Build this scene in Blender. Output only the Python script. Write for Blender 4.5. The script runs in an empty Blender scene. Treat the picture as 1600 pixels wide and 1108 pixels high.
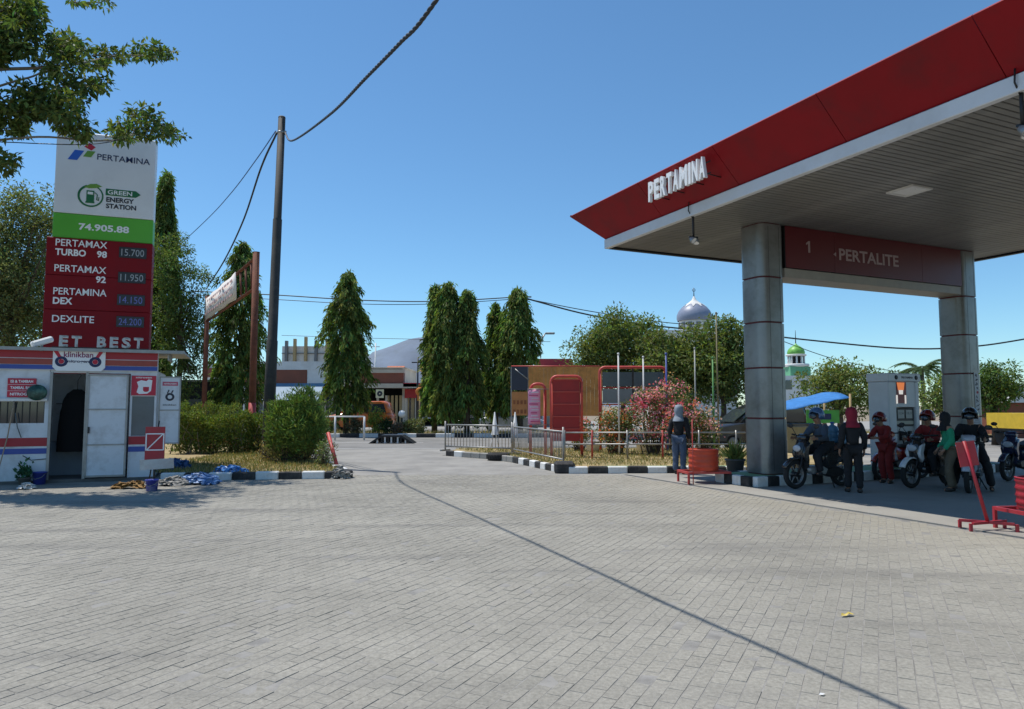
import bpy, math, random
import numpy as np
from mathutils import Vector, Matrix, Euler
random.seed(7); RNG = np.random.default_rng(11)
R = math.radians
scene = bpy.context.scene
COL = scene.collection

# ------------------------------------------------------------------ camera
W0, H0, FPX = 1600.0, 1108.0, 1100.0
CAM_H, PITCH = 1.65, math.atan((634 - 554) / 1100.0)
cam_d = bpy.data.cameras.new('camera'); cam = bpy.data.objects.new('camera', cam_d); COL.objects.link(cam)
cam_d.sensor_width = 36.0; cam_d.lens = 36.0 * FPX / W0; cam_d.clip_start = 0.05; cam_d.clip_end = 9000
cam.location = (0, 0, CAM_H); cam.rotation_euler = (math.pi / 2 + PITCH, 0, 0)
scene.camera = cam
# ------------------------------------------------------------------ sky and sun
SUN_TO = Vector((-0.378, 0.20, 1.0)).normalized()
world = bpy.data.worlds.new('World'); scene.world = world; world.use_nodes = True
wn = world.node_tree.nodes; wl = world.node_tree.links; wn.clear()
sky = wn.new('ShaderNodeTexSky'); sky.sky_type = 'NISHITA'; sky.sun_disc = False
sky.sun_elevation = math.asin(SUN_TO.z); sky.sun_rotation = math.atan2(SUN_TO.x, SUN_TO.y)
sky.altitude = 0; sky.air_density = 1.0; sky.dust_density = 0.0; sky.ozone_density = 10.0
bg = wn.new('ShaderNodeBackground'); bg.inputs['Strength'].default_value = 0.14
wo = wn.new('ShaderNodeOutputWorld')
tint = wn.new('ShaderNodeMix'); tint.data_type = 'RGBA'; tint.blend_type = 'MULTIPLY'; tint.inputs[0].default_value = 1.0
tint.inputs[7].default_value = (0.98, 1.115, 1.03, 1)      # slightly greener white balance, as the photograph's sky has
wl.new(sky.outputs[0], tint.inputs[6]); wl.new(tint.outputs[2], bg.inputs['Color']); wl.new(bg.outputs[0], wo.inputs['Surface'])
sun_d = bpy.data.lights.new('sun', 'SUN'); sun = bpy.data.objects.new('sun', sun_d); COL.objects.link(sun)
sun_d.energy = 4.7; sun_d.angle = R(0.55); sun_d.color = (1.0, 0.955, 0.89)
sun.rotation_euler = (-SUN_TO).to_track_quat('-Z', 'Y').to_euler(); sun.location = (-20, 10, 40)
# ------------------------------------------------------------------ exposure
vs = scene.view_settings; vs.view_transform = 'Standard'; vs.look = 'None'; vs.gamma = 1.0; vs.exposure = 0.0
vs.use_curve_mapping = False
scene.render.engine = 'CYCLES'; scene.cycles.max_bounces = 8; scene.cycles.use_denoising = True
scene.cycles.transparent_max_bounces = 8

# ------------------------------------------------------------------ helpers
SP, CP = math.sin(PITCH), math.cos(PITCH)
def ray(px, py):
    u = (px - 800) / FPX; v = (554 - py) / FPX
    return Vector((u, CP - v * SP, SP + v * CP))
def ground(px, py, z=0.0):
    d = ray(px, py); t = (z - CAM_H) / d.z
    return Vector((d.x * t, d.y * t, z))
def at(px, py, Y):
    d = ray(px, py); t = Y / d.y
    return Vector((d.x * t, Y, CAM_H + d.z * t))
TH = R(24.4)
AX = Vector((-math.sin(TH), math.cos(TH), 0)); BX = Vector((math.cos(TH), math.sin(TH), 0))

def tag(o, label=None, cat=None, group=None, kind=None):
    if label: o['label'] = label
    if cat: o['category'] = cat
    if group: o['group'] = group
    if kind: o['kind'] = kind
    return o
def empty(name, loc=(0, 0, 0), rz=0.0, label=None, cat=None, group=None, kind=None):
    o = bpy.data.objects.new(name, None); COL.objects.link(o); o.empty_display_size = 0.2
    o.location = loc; o.rotation_euler = (0, 0, rz)
    return tag(o, label, cat, group, kind)
def link(name, me, mat=None, parent=None, loc=None, rot=None):
    o = bpy.data.objects.new(name, me); COL.objects.link(o)
    if mat is not None and len(me.materials) == 0: me.materials.append(mat)
    if parent: o.parent = parent
    if loc is not None: o.location = loc
    if rot is not None: o.rotation_euler = rot
    return o
def copy_tree(o, parent=None):
    c = o.copy(); COL.objects.link(c); c.parent = parent
    for ch in list(o.children): copy_tree(ch, c)
    return c
def rotm(rot):
    return Euler(rot).to_matrix() if rot is not None else None

class MB:
    def __init__(s): s.v = []; s.f = []; s.sm = []
    def add(s, vs_, fs_, smooth=False):
        b = len(s.v); s.v += [tuple(p) for p in vs_]
        for f in fs_: s.f.append([i + b for i in f]); s.sm.append(smooth)
        return s
    def box(s, c, d, rot=None, bevel=0.0):
        x, y, z = d[0] / 2, d[1] / 2, d[2] / 2; c = Vector(c); m = rotm(rot)
        if bevel <= 0:
            P = [Vector(p) for p in ((-x,-y,-z),(x,-y,-z),(x,y,-z),(-x,y,-z),(-x,-y,z),(x,-y,z),(x,y,z),(-x,y,z))]
            F = [(0,3,2,1),(4,5,6,7),(0,1,5,4),(1,2,6,5),(2,3,7,6),(3,0,4,7)]
        else:
            b = min(bevel, x * .9, y * .9, z * .9); P = []; F = []
            idx = {}
            for sx in (-1, 1):
                for sy in (-1, 1):
                    for sz in (-1, 1):
                        for ax in range(3):
                            q = [sx * (x - b), sy * (y - b), sz * (z - b)]
                            q[ax] = (sx * x, sy * y, sz * z)[ax]
                            idx[(sx, sy, sz, ax)] = len(P); P.append(Vector(q))
            I = lambda a, b_, c_, ax: idx[(a, b_, c_, ax)]
            for sg in (-1, 1):
                F += [[I(sg,-1,-1,0), I(sg,1,-1,0), I(sg,1,1,0), I(sg,-1,1,0)][::sg],
                      [I(-1,sg,-1,1), I(-1,sg,1,1), I(1,sg,1,1), I(1,sg,-1,1)][::sg],
                      [I(-1,-1,sg,2), I(1,-1,sg,2), I(1,1,sg,2), I(-1,1,sg,2)][::sg]]
                for sh in (-1, 1):
                    k = sg * sh
                    F += [[I(sg,sh,-1,0), I(sg,sh,-1,1), I(sg,sh,1,1), I(sg,sh,1,0)][::k],
                          [I(sg,-1,sh,0), I(sg,1,sh,0), I(sg,1,sh,2), I(sg,-1,sh,2)][::k],
                          [I(-1,sg,sh,1), I(-1,sg,sh,2), I(1,sg,sh,2), I(1,sg,sh,1)][::k]]
                    for si in (-1, 1):
                        F.append([I(sg,sh,si,0), I(sg,sh,si,1), I(sg,sh,si,2)][::(sg*sh*si)])
        if m: P = [m @ p for p in P]
        return s.add([p + c for p in P], F)
    def tube(s, pts, rad, n=8, caps=True, smooth=True, flat=1.0):
        pts = [Vector(p) for p in pts]; k = len(pts)
        if not hasattr(rad, '__len__'): rad = [rad] * k
        V = []; F = []; up = None
        for i, p in enumerate(pts):
            t = (pts[min(i + 1, k - 1)] - pts[max(i - 1, 0)])
            if t.length < 1e-9: t = Vector((0, 0, 1))
            t.normalize()
            if up is None:
                up = Vector((0, 0, 1)) if abs(t.z) < .9 else Vector((1, 0, 0))
            a = t.cross(up); 
            if a.length < 1e-6: a = t.orthogonal()
            a.normalize(); b = a.cross(t).normalized(); up = b
            for j in range(n):
                g = 2 * math.pi * j / n
                V.append(p + (a * math.cos(g) + b * math.sin(g) * flat) * rad[i])
        for i in range(k - 1):
            for j in range(n):
                q = (j + 1) % n; F.append((i*n+j, i*n+q, (i+1)*n+q, (i+1)*n+j))
        base = len(s.v); s.add(V, [f[::-1] for f in F], smooth)
        if caps:
            s.f.append([base + j for j in range(n)]); s.sm.append(False)
            s.f.append([base + (k-1)*n + j for j in range(n)][::-1]); s.sm.append(False)
        return s
    def lathe(s, prof, c=(0,0,0), n=20, axis='Z', smooth=True, rot=None):
        V = []; F = []; k = len(prof); c = Vector(c); m = rotm(rot)
        for (r, h) in prof:
            for j in range(n):
                g = 2 * math.pi * j / n; x, y = r * math.cos(g), r * math.sin(g)
                p = Vector((x, y, h)) if axis == 'Z' else (Vector((x, h, -y)) if axis == 'Y' else Vector((h, x, y)))
                V.append((m @ p if m else p) + c)
        for i in range(k - 1):
            for j in range(n):
                q = (j + 1) % n; F.append((i*n+j, i*n+q, (i+1)*n+q, (i+1)*n+j))
        return s.add(V, F, smooth)
    def prism(s, poly, y0, y1, plane='XZ', smooth=False):
        k = len(poly); P = []
        for y in (y0, y1):
            for (a, b) in poly:
                P.append((a, y, b) if plane == 'XZ' else ((a, b, y) if plane == 'XY' else (y, a, b)))
        F = [list(range(k)), list(range(2*k-1, k-1, -1))]
        F += [(i, i + k, (i+1) % k + k, (i+1) % k) for i in range(k)]
        return s.add(P, F, smooth)
    def puffy(s, poly, w, e=.84, plane='XZ', mid=.68, smooth=True, y0=0.0):
        cx = sum(p[0] for p in poly) / len(poly); cz = sum(p[1] for p in poly) / len(poly); k = len(poly)
        V = []; F = []
        L = [(-w, e), (-w*mid, 1), (w*mid, 1), (w, e)]
        for (y, sc) in L:
            for (a, b) in poly: V.append((cx + (a-cx)*sc, y + y0, cz + (b-cz)*sc))
        for i in range(3):
            for j in range(k):
                q = (j+1) % k; F.append((i*k+j, (i+1)*k+j, (i+1)*k+q, i*k+q))
        s.add(V, F, smooth)
        base = len(s.v) - 4*k
        s.f.append([base + j for j in range(k)]); s.sm.append(False)
        s.f.append([base + 3*k + j for j in range(k)][::-1]); s.sm.append(False)
        return s
    def sphere(s, c, r, n=12, m=8, sc=(1,1,1)):
        prof = []
        V = []; F = []; c = Vector(c)
        for i in range(m + 1):
            ph = math.pi * i / m
            for j in range(n):
                g = 2*math.pi*j/n
                V.append(c + Vector((r*sc[0]*math.sin(ph)*math.cos(g), r*sc[1]*math.sin(ph)*math.sin(g), -r*sc[2]*math.cos(ph))))
        for i in range(m):
            for j in range(n):
                q = (j+1) % n; F.append((i*n+j, i*n+q, (i+1)*n+q, (i+1)*n+j))
        return s.add(V, F, True)
    def mesh(s, name):
        me = bpy.data.meshes.new(name); me.from_pydata([tuple(p) for p in s.v], [], s.f); me.validate(); me.update()
        if len(me.polygons) == len(s.sm): me.polygons.foreach_set('use_smooth', s.sm)
        return me
    def build(s, name, mat, parent=None, loc=None, rot=None):
        return link(name, s.mesh(name), mat, parent, loc, rot)

def np_mesh(name, V, Q, mat=None, col=None, smooth=False):
    me = bpy.data.meshes.new(name); n = len(V); m = len(Q)
    me.vertices.add(n); me.vertices.foreach_set('co', np.asarray(V, np.float32).ravel())
    me.loops.add(m * 4); me.loops.foreach_set('vertex_index', np.asarray(Q, np.int32).ravel())
    me.polygons.add(m); me.polygons.foreach_set('loop_start', np.arange(m, dtype=np.int32) * 4)
    me.polygons.foreach_set('loop_total', np.full(m, 4, np.int32))
    me.polygons.foreach_set('use_smooth', np.full(m, bool(smooth)))
    if col is not None:
        a = me.color_attributes.new('tint', 'FLOAT_COLOR', 'POINT')
        c = np.ones((n, 4), np.float32); c[:, :3] = col; a.data.foreach_set('color', c.ravel())
    me.update(calc_edges=True)
    if mat: me.materials.append(mat)
    return me

# ------------------------------------------------------------------ materials
MATS = {}
def mat(name, color, rough=.6, metal=0.0, var=.12, scale=4.0, bump=0.0, bscale=None, coat=0.0, dirt=None, dirt_amt=0.0, dirt_scale=1.2, spec=.5, emit=None, estr=0.0):
    if name in MATS: return MATS[name]
    m = bpy.data.materials.new(name); m.use_nodes = True; MATS[name] = m
    nt = m.node_tree; N = nt.nodes; L = nt.links; b = N['Principled BSDF']
    b.inputs['Roughness'].default_value = rough; b.inputs['Metallic'].default_value = metal
    b.inputs['Specular IOR Level'].default_value = spec
    if coat: b.inputs['Coat Weight'].default_value = coat; b.inputs['Coat Roughness'].default_value = .08
    tc = N.new('ShaderNodeTexCoord')
    nz = N.new('ShaderNodeTexNoise'); nz.inputs['Scale'].default_value = scale; nz.inputs['Detail'].default_value = 5; nz.inputs['Roughness'].default_value = .62
    L.new(tc.outputs['Object'], nz.inputs['Vector'])
    mr = N.new('ShaderNodeMapRange'); mr.inputs[1].default_value = .3; mr.inputs[2].default_value = .7
    mr.inputs[3].default_value = 1 - var; mr.inputs[4].default_value = 1 + var
    L.new(nz.outputs['Fac'], mr.inputs[0])
    mx = N.new('ShaderNodeMix'); mx.data_type = 'RGBA'; mx.blend_type = 'MULTIPLY'; mx.inputs[0].default_value = 1
    mx.inputs[6].default_value = (*color, 1); L.new(mr.outputs[0], mx.inputs[7])
    out = mx.outputs[2]
    if dirt_amt > 0:
        n2 = N.new('ShaderNodeTexNoise'); n2.inputs['Scale'].default_value = dirt_scale; n2.inputs['Detail'].default_value = 7; n2.inputs['Roughness'].default_value = .68
        L.new(tc.outputs['Object'], n2.inputs['Vector'])
        r2 = N.new('ShaderNodeMapRange'); r2.inputs[1].default_value = .48; r2.inputs[2].default_value = .72; r2.inputs[3].default_value = 0; r2.inputs[4].default_value = dirt_amt
        L.new(n2.outputs['Fac'], r2.inputs[0])
        m2 = N.new('ShaderNodeMix'); m2.data_type = 'RGBA'; L.new(r2.outputs[0], m2.inputs[0]); L.new(out, m2.inputs[6])
        m2.inputs[7].default_value = (*(dirt or (.12, .09, .06)), 1); out = m2.outputs[2]
    L.new(out, b.inputs['Base Color'])
    if rough > .15:
        rr = N.new('ShaderNodeMapRange'); rr.inputs[3].default_value = max(.04, rough - .09); rr.inputs[4].default_value = min(1, rough + .09)
        L.new(nz.outputs['Fac'], rr.inputs[0]); L.new(rr.outputs[0], b.inputs['Roughness'])
    if bump > 0:
        n3 = N.new('ShaderNodeTexNoise'); n3.inputs['Scale'].default_value = bscale or scale * 6; n3.inputs['Detail'].default_value = 4
        L.new(tc.outputs['Object'], n3.inputs['Vector'])
        bp = N.new('ShaderNodeBump'); bp.inputs['Strength'].default_value = bump; bp.inputs['Distance'].default_value = .02
        L.new(n3.outputs['Fac'], bp.inputs['Height']); L.new(bp.outputs[0], b.inputs['Normal'])
    if emit: b.inputs['Emission Color'].default_value = (*emit, 1); b.inputs['Emission Strength'].default_value = estr
    return m
def leaf_mat(name, trans=.40, rough=.6):
    if name in MATS: return MATS[name]
    m = bpy.data.materials.new(name); m.use_nodes = True; MATS[name] = m
    N = m.node_tree.nodes; L = m.node_tree.links; b = N['Principled BSDF']
    b.inputs['Roughness'].default_value = rough; b.inputs['Specular IOR Level'].default_value = .22
    at_ = N.new('ShaderNodeAttribute'); at_.attribute_name = 'tint'
    L.new(at_.outputs['Color'], b.inputs['Base Color'])
    tr = N.new('ShaderNodeBsdfTranslucent')
    g = N.new('ShaderNodeMix'); g.data_type = 'RGBA'; g.blend_type = 'MULTIPLY'; g.inputs[0].default_value = 1
    L.new(at_.outputs['Color'], g.inputs[6]); g.inputs[7].default_value = (1.2, 1.35, .55, 1)
    L.new(g.outputs[2], tr.inputs['Color'])
    mx = N.new('ShaderNodeMixShader'); mx.inputs[0].default_value = trans
    L.new(b.outputs[0], mx.inputs[1]); L.new(tr.outputs[0], mx.inputs[2]); L.new(mx.outputs[0], N['Material Output'].inputs['Surface'])
    return m
def glass_mat(name, color=(.03, .04, .05), rough=.06):
    return mat(name, color, rough, 0, .05, 2, spec=.8)

RED = mat('red_paint', (.25, .002, .007), .5, var=.14, scale=.6, dirt=(.12,.012,.014), dirt_amt=.65, dirt_scale=.9, spec=.25)
RED_B = mat('bright_red_paint', (.40, .022, .036), .45, var=.14, scale=5, dirt=(.25,.08,.06), dirt_amt=.4, dirt_scale=4)
RED_F = mat('faded_red_paint', (.46, .05, .045), .55, var=.18, scale=4, dirt=(.3,.14,.1), dirt_amt=.5, dirt_scale=5)
ORANGE = mat('orange_drum_paint', (.54, .062, .026), .5, var=.14, scale=5, dirt=(.32,.07,.04), dirt_amt=.5, dirt_scale=4)
WHITE = mat('white_paint', (.72, .72, .70), .5, var=.05, scale=2, dirt=(.42,.38,.33), dirt_amt=.35, dirt_scale=1.6)
WHITE_CLEAN = mat('white_letter', (.85, .85, .84), .4, var=.03)
PANEL_W = mat('sign_white_panel', (.78, .79, .80), .45, var=.04, scale=1, dirt=(.55,.55,.55), dirt_amt=.4, dirt_scale=.9)
GREEN_S = mat('sign_green_panel', (.10, .42, .035), .45, var=.05, scale=1)
RED_S = mat('sign_red_panel', (.21, .005, .010), .55, var=.12, scale=1, dirt=(.17,.012,.02), dirt_amt=.5, dirt_scale=1.1, spec=.2)
BLACK = mat('black_paint', (.014, .014, .015), .5, var=.2, scale=6, dirt=(.05,.045,.04), dirt_amt=.3, dirt_scale=5)
KERB_W = mat('kerb_white_paint', (.74, .74, .72), .7, var=.1, scale=6, bump=.3, dirt=(.38,.35,.3), dirt_amt=.6, dirt_scale=6)
KERB_B = mat('kerb_black_paint', (.02, .02, .021), .7, var=.25, scale=6, bump=.3, dirt=(.12,.11,.1), dirt_amt=.5, dirt_scale=6)
CONC = mat('concrete', (.30, .29, .265), .85, var=.14, scale=1.6, bump=.35, bscale=30, dirt=(.17,.16,.14), dirt_amt=.55, dirt_scale=.9)
CONC_D = mat('dark_concrete', (.13, .125, .115), .85, var=.2, scale=3, bump=.4, dirt=(.06,.055,.05), dirt_amt=.5)
GALV = mat('galvanised_steel', (.32, .32, .31), .45, .55, var=.16, scale=6, dirt=(.22,.18,.14), dirt_amt=.4, dirt_scale=5)
ALU = mat('aluminium_cladding', (.25, .255, .25), .34, .45, var=.14, scale=1.3, dirt=(.13,.125,.11), dirt_amt=.65, dirt_scale=2.0)
RUST = mat('rusty_steel', (.19, .062, .032), .8, .1, var=.3, scale=5, bump=.3, dirt=(.07,.025,.015), dirt_amt=.7, dirt_scale=4)
SOFFIT = mat('shaded_soffit_slat', (.165, .162, .148), .42, var=.05, scale=1, dirt=(.4,.38,.34), dirt_amt=.4, dirt_scale=.8)  # whitish slats darkened: shade under the canopy is put into the base colour
RUBBER = mat('tyre_rubber', (.018, .018, .018), .85, var=.2, scale=12, bump=.3)
DARKM = mat('dark_metal', (.03, .03, .032), .4, .5, var=.2, scale=8)
CHROME = mat('chrome', (.6, .6, .6), .18, 1.0, var=.05)
BARK = mat('bark', (.10, .075, .055), .9, var=.3, scale=6, bump=.7, bscale=18)
BARK_L = mat('pale_bark', (.22, .19, .15), .9, var=.3, scale=6, bump=.6, bscale=18)
GLASS = glass_mat('dark_glass')
BLUE_P = mat('blue_paint', (.035, .075, .33), .5, var=.1, scale=3, dirt=(.1,.11,.2), dirt_amt=.3)
BLUE_T = mat('blue_tarpaulin', (.045, .20, .50), .45, var=.18, scale=5, bump=.3, bscale=10)
NAVY = mat('navy_ink', (.015, .025, .09), .5, var=.05)
INK = mat('dark_ink', (.02, .025, .04), .5, var=.05)
LEAF = leaf_mat('leaf'); LEAF_S = leaf_mat('small_leaf', .25, .55); PETAL = leaf_mat('petal', .4, .6); GRASSM = leaf_mat('dry_grass', .25, .8)

# ------------------------------------------------------------------ lettering
def text(name, s, width, height, parent, loc, rot, m, extrude=.004, bold=.02, anchor='C', tags=None):
    cu = bpy.data.curves.new(name, 'FONT'); cu.body = s; cu.size = 1.0; cu.extrude = 0.0; cu.offset = bold; cu.resolution_u = 3
    cu.space_line = .95
    o = bpy.data.objects.new('tmp', cu)
    me = bpy.data.meshes.new_from_object(o); bpy.data.objects.remove(o); bpy.data.curves.remove(cu)
    n = len(me.vertices); co = np.empty(n * 3, np.float32); me.vertices.foreach_get('co', co); co = co.reshape(-1, 3)
    mn, mx_ = co.min(0), co.max(0); sz = np.maximum(mx_ - mn, 1e-6)
    sx = (width / sz[0]) if width else height / sz[1]
    sy = (height / sz[1]) if height else sx
    ax = {'L': mn[0], 'C': (mn[0] + mx_[0]) / 2, 'R': mx_[0]}[anchor]
    co[:, 0] = (co[:, 0] - ax) * sx; co[:, 1] = (co[:, 1] - (mn[1] + mx_[1]) / 2) * sy; co[:, 2] = 0
    me.vertices.foreach_set('co', co.ravel())
    if extrude:
        import bmesh
        bm = bmesh.new(); bm.from_mesh(me); bmesh.ops.remove_doubles(bm, verts=bm.verts, dist=1e-5)
        bmesh.ops.recalc_face_normals(bm, faces=bm.faces)
        r = bmesh.ops.extrude_face_region(bm, geom=list(bm.faces))
        for v in [g for g in r['geom'] if isinstance(g, bmesh.types.BMVert)]: v.co.z += extrude
        bmesh.ops.recalc_face_normals(bm, faces=bm.faces); bm.to_mesh(me); bm.free()
    me.update()
    for p in me.polygons: p.use_smooth = False
    me.materials.clear()
    return link(name, me, m, parent, loc, rot)
FRONT = (math.pi / 2, 0, 0)      # text standing up, facing local -Y

# ------------------------------------------------------------------ foliage
def unit(a): return a / np.maximum(np.linalg.norm(a, axis=1, keepdims=True), 1e-9)
def leaf_mesh(name, pos, dirv, L, Wd, cols, matl, fold=.15, nbias=None):
    n = len(pos); d = unit(dirv); r = RNG.normal(size=(n, 3))
    if nbias is not None: r = r * .55 + nbias
    sd = unit(np.cross(d, r)); nn = np.cross(sd, d)
    L = np.broadcast_to(np.asarray(L, float), (n,))[:, None]; Wd = np.broadcast_to(np.asarray(Wd, float), (n,))[:, None]
    V = np.empty((n, 4, 3)); V[:, 0] = pos
    V[:, 1] = pos + d * L * .45 + sd * Wd * .5 + nn * Wd * fold
    V[:, 2] = pos + d * L - nn * L * .08
    V[:, 3] = pos + d * L * .45 - sd * Wd * .5 + nn * Wd * fold
    Q = np.arange(n * 4).reshape(n, 4)
    return np_mesh(name, V.reshape(-1, 3), Q, matl, np.repeat(cols, 4, axis=0))
LEAF_GAIN = 1.7
def leaf_cols(n, base, var=.28, hue=.18):
    b = np.asarray(base, float)[None, :]
    v = 1 + RNG.normal(0, var, (n, 1)); h = RNG.normal(0, hue, (n, 1))
    c = b * LEAF_GAIN * np.clip(v, .35, 2.0); c[:, 0:1] *= np.clip(1 + h, .4, 2.2); c[:, 2:3] *= np.clip(1 - h * .5, .4, 1.6)
    return np.clip(c, .003, .9)
def clump_leaves(centers, radii, per, L, Wd, base, droop=.3, squash=.8, var=.28):
    P = []; D = []; C = []; NB = []
    for c, r in zip(centers, radii):
        k = max(4, int(per * RNG.uniform(.7, 1.3)))
        u = unit(RNG.normal(size=(k, 3))); rad = r * RNG.uniform(.25, 1.0, (k, 1)) ** .6
        p = np.asarray(c)[None, :] + u * rad * np.array([1, 1, squash])
        P.append(p); D.append(u + RNG.normal(0, .6, (k, 3)) + np.array([0, 0, -droop]))
        C.append(leaf_cols(k, np.asarray(base) * RNG.uniform(.72, 1.3), var)); NB.append(u * .6 + np.array([0, 0, .7]))
    P = np.concatenate(P); n = len(P)
    return P, np.concatenate(D), L * RNG.uniform(.65, 1.25, n), Wd * RNG.uniform(.7, 1.25, n), np.concatenate(C), np.concatenate(NB)
def tree(name, base, crown, trunk_h, trunk_r, n_clump, per, leafL, leafW, colr, label, group, clump_r=.5, bark=None, cat='tree', lean=(0, 0), shell=.55, droop=.3):
    """crown: list of (x, y, z, rx, ry, rz) relative to the base"""
    o = empty(name, base, 0, label, cat, group)
    cen = []; w = np.array([c[3] * c[4] * c[5] for c in crown]); w = w / w.sum()
    for _ in range(n_clump):
        c = crown[RNG.choice(len(crown), p=w)]; u = RNG.normal(size=3); u /= np.linalg.norm(u)
        rr = RNG.uniform(shell, 1.0) if RNG.random() < .8 else RNG.uniform(.1, .6)
        cen.append(np.array([c[0], c[1], c[2]]) + u * rr * np.array(c[3:6]) * RNG.uniform(.85, 1.08))
    cen = np.array(cen); rad = clump_r * RNG.uniform(.55, 1.35, len(cen))
    P, D, Ls, Ws, C, NB = clump_leaves(cen, rad, per, leafL, leafW, colr, droop)
    link('crown', leaf_mesh('crown', P, D, Ls, Ws, C, LEAF, nbias=NB), None, o)
    t = MB(); top = Vector((lean[0], lean[1], trunk_h))
    pts = [Vector((0, 0, -.1)), Vector((lean[0]*.2, lean[1]*.2, trunk_h*.3)), Vector((lean[0]*.55+.05, lean[1]*.55, trunk_h*.65)), top]
    t.tube(pts, [trunk_r*1.35, trunk_r, trunk_r*.85, trunk_r*.7], 9)
    sel = RNG.choice(len(cen), min(len(cen), 26), replace=False)
    for i in sel:
        e = Vector(cen[i]); s0 = top.lerp(pts[2], RNG.random() * .8); m_ = s0.lerp(e, .5) + Vector((RNG.normal(0,.12), RNG.normal(0,.12), .15))
        t.tube([s0, m_, e], [trunk_r*.42, trunk_r*.25, trunk_r*.07], 5, caps=False)
    t.build('trunk', bark or BARK, o)
    return o
def column_tree(name, base, h, rmax, label, group, colr=(.088, .122, .034), n=230, per=40, low=.13, tipw=.12, seed=0):
    o = empty(name, base, 0, label, 'tree', group)
    P = []; D = []; C = []; NB = []
    lump = RNG.uniform(.74, 1.2, 40)
    for i in range(n):
        t = RNG.random() ** .9; z = h * (low + (1 - low) * t)
        prof = rmax * (tipw + (1 - tipw) * min(1, (1 - t) / .36) ** .62) * (1.0 if t > .12 else .8 + t * 1.6)
        a = RNG.uniform(0, 2*math.pi); r = prof * (RNG.uniform(.5, 1.04) + (.22 if RNG.random() < .10 else 0)) * lump[(int(a * 6) + 7 * int(t * 5)) % 40]
        drop = RNG.uniform(.5, 1.2) * (.5 if t > .9 else 1)
        k = int(per * RNG.uniform(.6, 1.4)); s = RNG.random(k)
        rr = r * (.55 + .5 * s ** .6)
        p = np.stack([rr * math.cos(a), rr * math.sin(a), z + .25 - drop * s ** 1.3], 1) + RNG.normal(0, .07, (k, 3))
        P.append(p); od = np.array([math.cos(a), math.sin(a), 0])
        D.append(od * .55 + np.array([0, 0, -1.0]) + RNG.normal(0, .35, (k, 3)))
        C.append(leaf_cols(k, np.asarray(colr) * RNG.uniform(.5, 1.6) * np.array([RNG.uniform(.85, 1.25), 1, 1]), .3)); NB.append(np.tile(od + np.array([0,0,.5]), (k, 1)))
    # upright leader
    k = 60; s = RNG.random(k); P.append(np.stack([RNG.normal(0, .05 + .12*(1-s)), RNG.normal(0, .05 + .12*(1-s)), h * (.95 + .07 * s)], 1))
    D.append(RNG.normal(0, .5, (k, 3)) + np.array([0, 0, .3])); C.append(leaf_cols(k, colr)); NB.append(RNG.normal(size=(k, 3)))
    P = np.concatenate(P); m = len(P)
    link('crown', leaf_mesh('crown', P, np.concatenate(D), .30 * RNG.uniform(.7, 1.3, m), .085 * RNG.uniform(.7, 1.3, m), np.concatenate(C), LEAF, .25, np.concatenate(NB)), None, o)
    MB().tube([(0,0,-.1),(.03,0,h*.3),(0,.02,h*.7),(0,0,h*.97)], [.17,.13,.08,.02], 8).build('trunk', BARK, o)
    return o
def bush(name, base, ell, n_clump, per, L, Wd, colr, label, cat='bush', group=None, clump_r=.22, stems=10, droop=.1, flowers=None):
    """ell: list of (x,y,z,rx,ry,rz)"""
    o = empty(name, base, 0, label, cat, group)
    cen = []; w = np.array([c[3]*c[4]*c[5] for c in ell]); w = w / w.sum()
    for _ in range(n_clump):
        c = ell[RNG.choice(len(ell), p=w)]; u = RNG.normal(size=3); u /= np.linalg.norm(u)
        q = np.array(c[:3]) + u * RNG.uniform(.45, 1.0) * np.array(c[3:6]); q[2] = max(q[2], .12); cen.append(q)
    cen = np.array(cen); rad = clump_r * RNG.uniform(.6, 1.4, len(cen))
    P, D, Ls, Ws, C, NB = clump_leaves(cen, rad, per, L, Wd, colr, droop)
    P[:, 2] = np.maximum(P[:, 2], .03)
    link('foliage', leaf_mesh('foliage', P, D, Ls, Ws, C, LEAF_S, nbias=NB), None, o)
    if flowers:
        cols, nf, pf = flowers
        sel = cen[RNG.choice(len(cen), nf)]; fp = []; fc = []
        for q in sel:
            k = int(pf * RNG.uniform(.6, 1.4)); b = np.asarray(cols[RNG.integers(len(cols))])
            fp.append(q + RNG.normal(0, clump_r * .5, (k, 3)) + np.array([0, -.06, .08])); fc.append(leaf_cols(k, b, .2, .05))
        fp = np.concatenate(fp); k = len(fp)
        fl_ = link('flowers', leaf_mesh('flowers', fp, RNG.normal(size=(k, 3)), .075, .07, np.concatenate(fc), PETAL), None, o); fl_['kind'] = 'stuff'
    t = MB()
    for i in range(stems):
        e = Vector(cen[RNG.integers(len(cen))]); b0 = Vector((e.x * .3 + RNG.normal(0, .05), e.y * .3, 0))
        t.tube([b0, b0.lerp(e, .5) + Vector((RNG.normal(0,.05), 0, .05)), e], [.02, .014, .006], 5, caps=False)
    t.build('stems', BARK, o)
    return o
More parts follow.
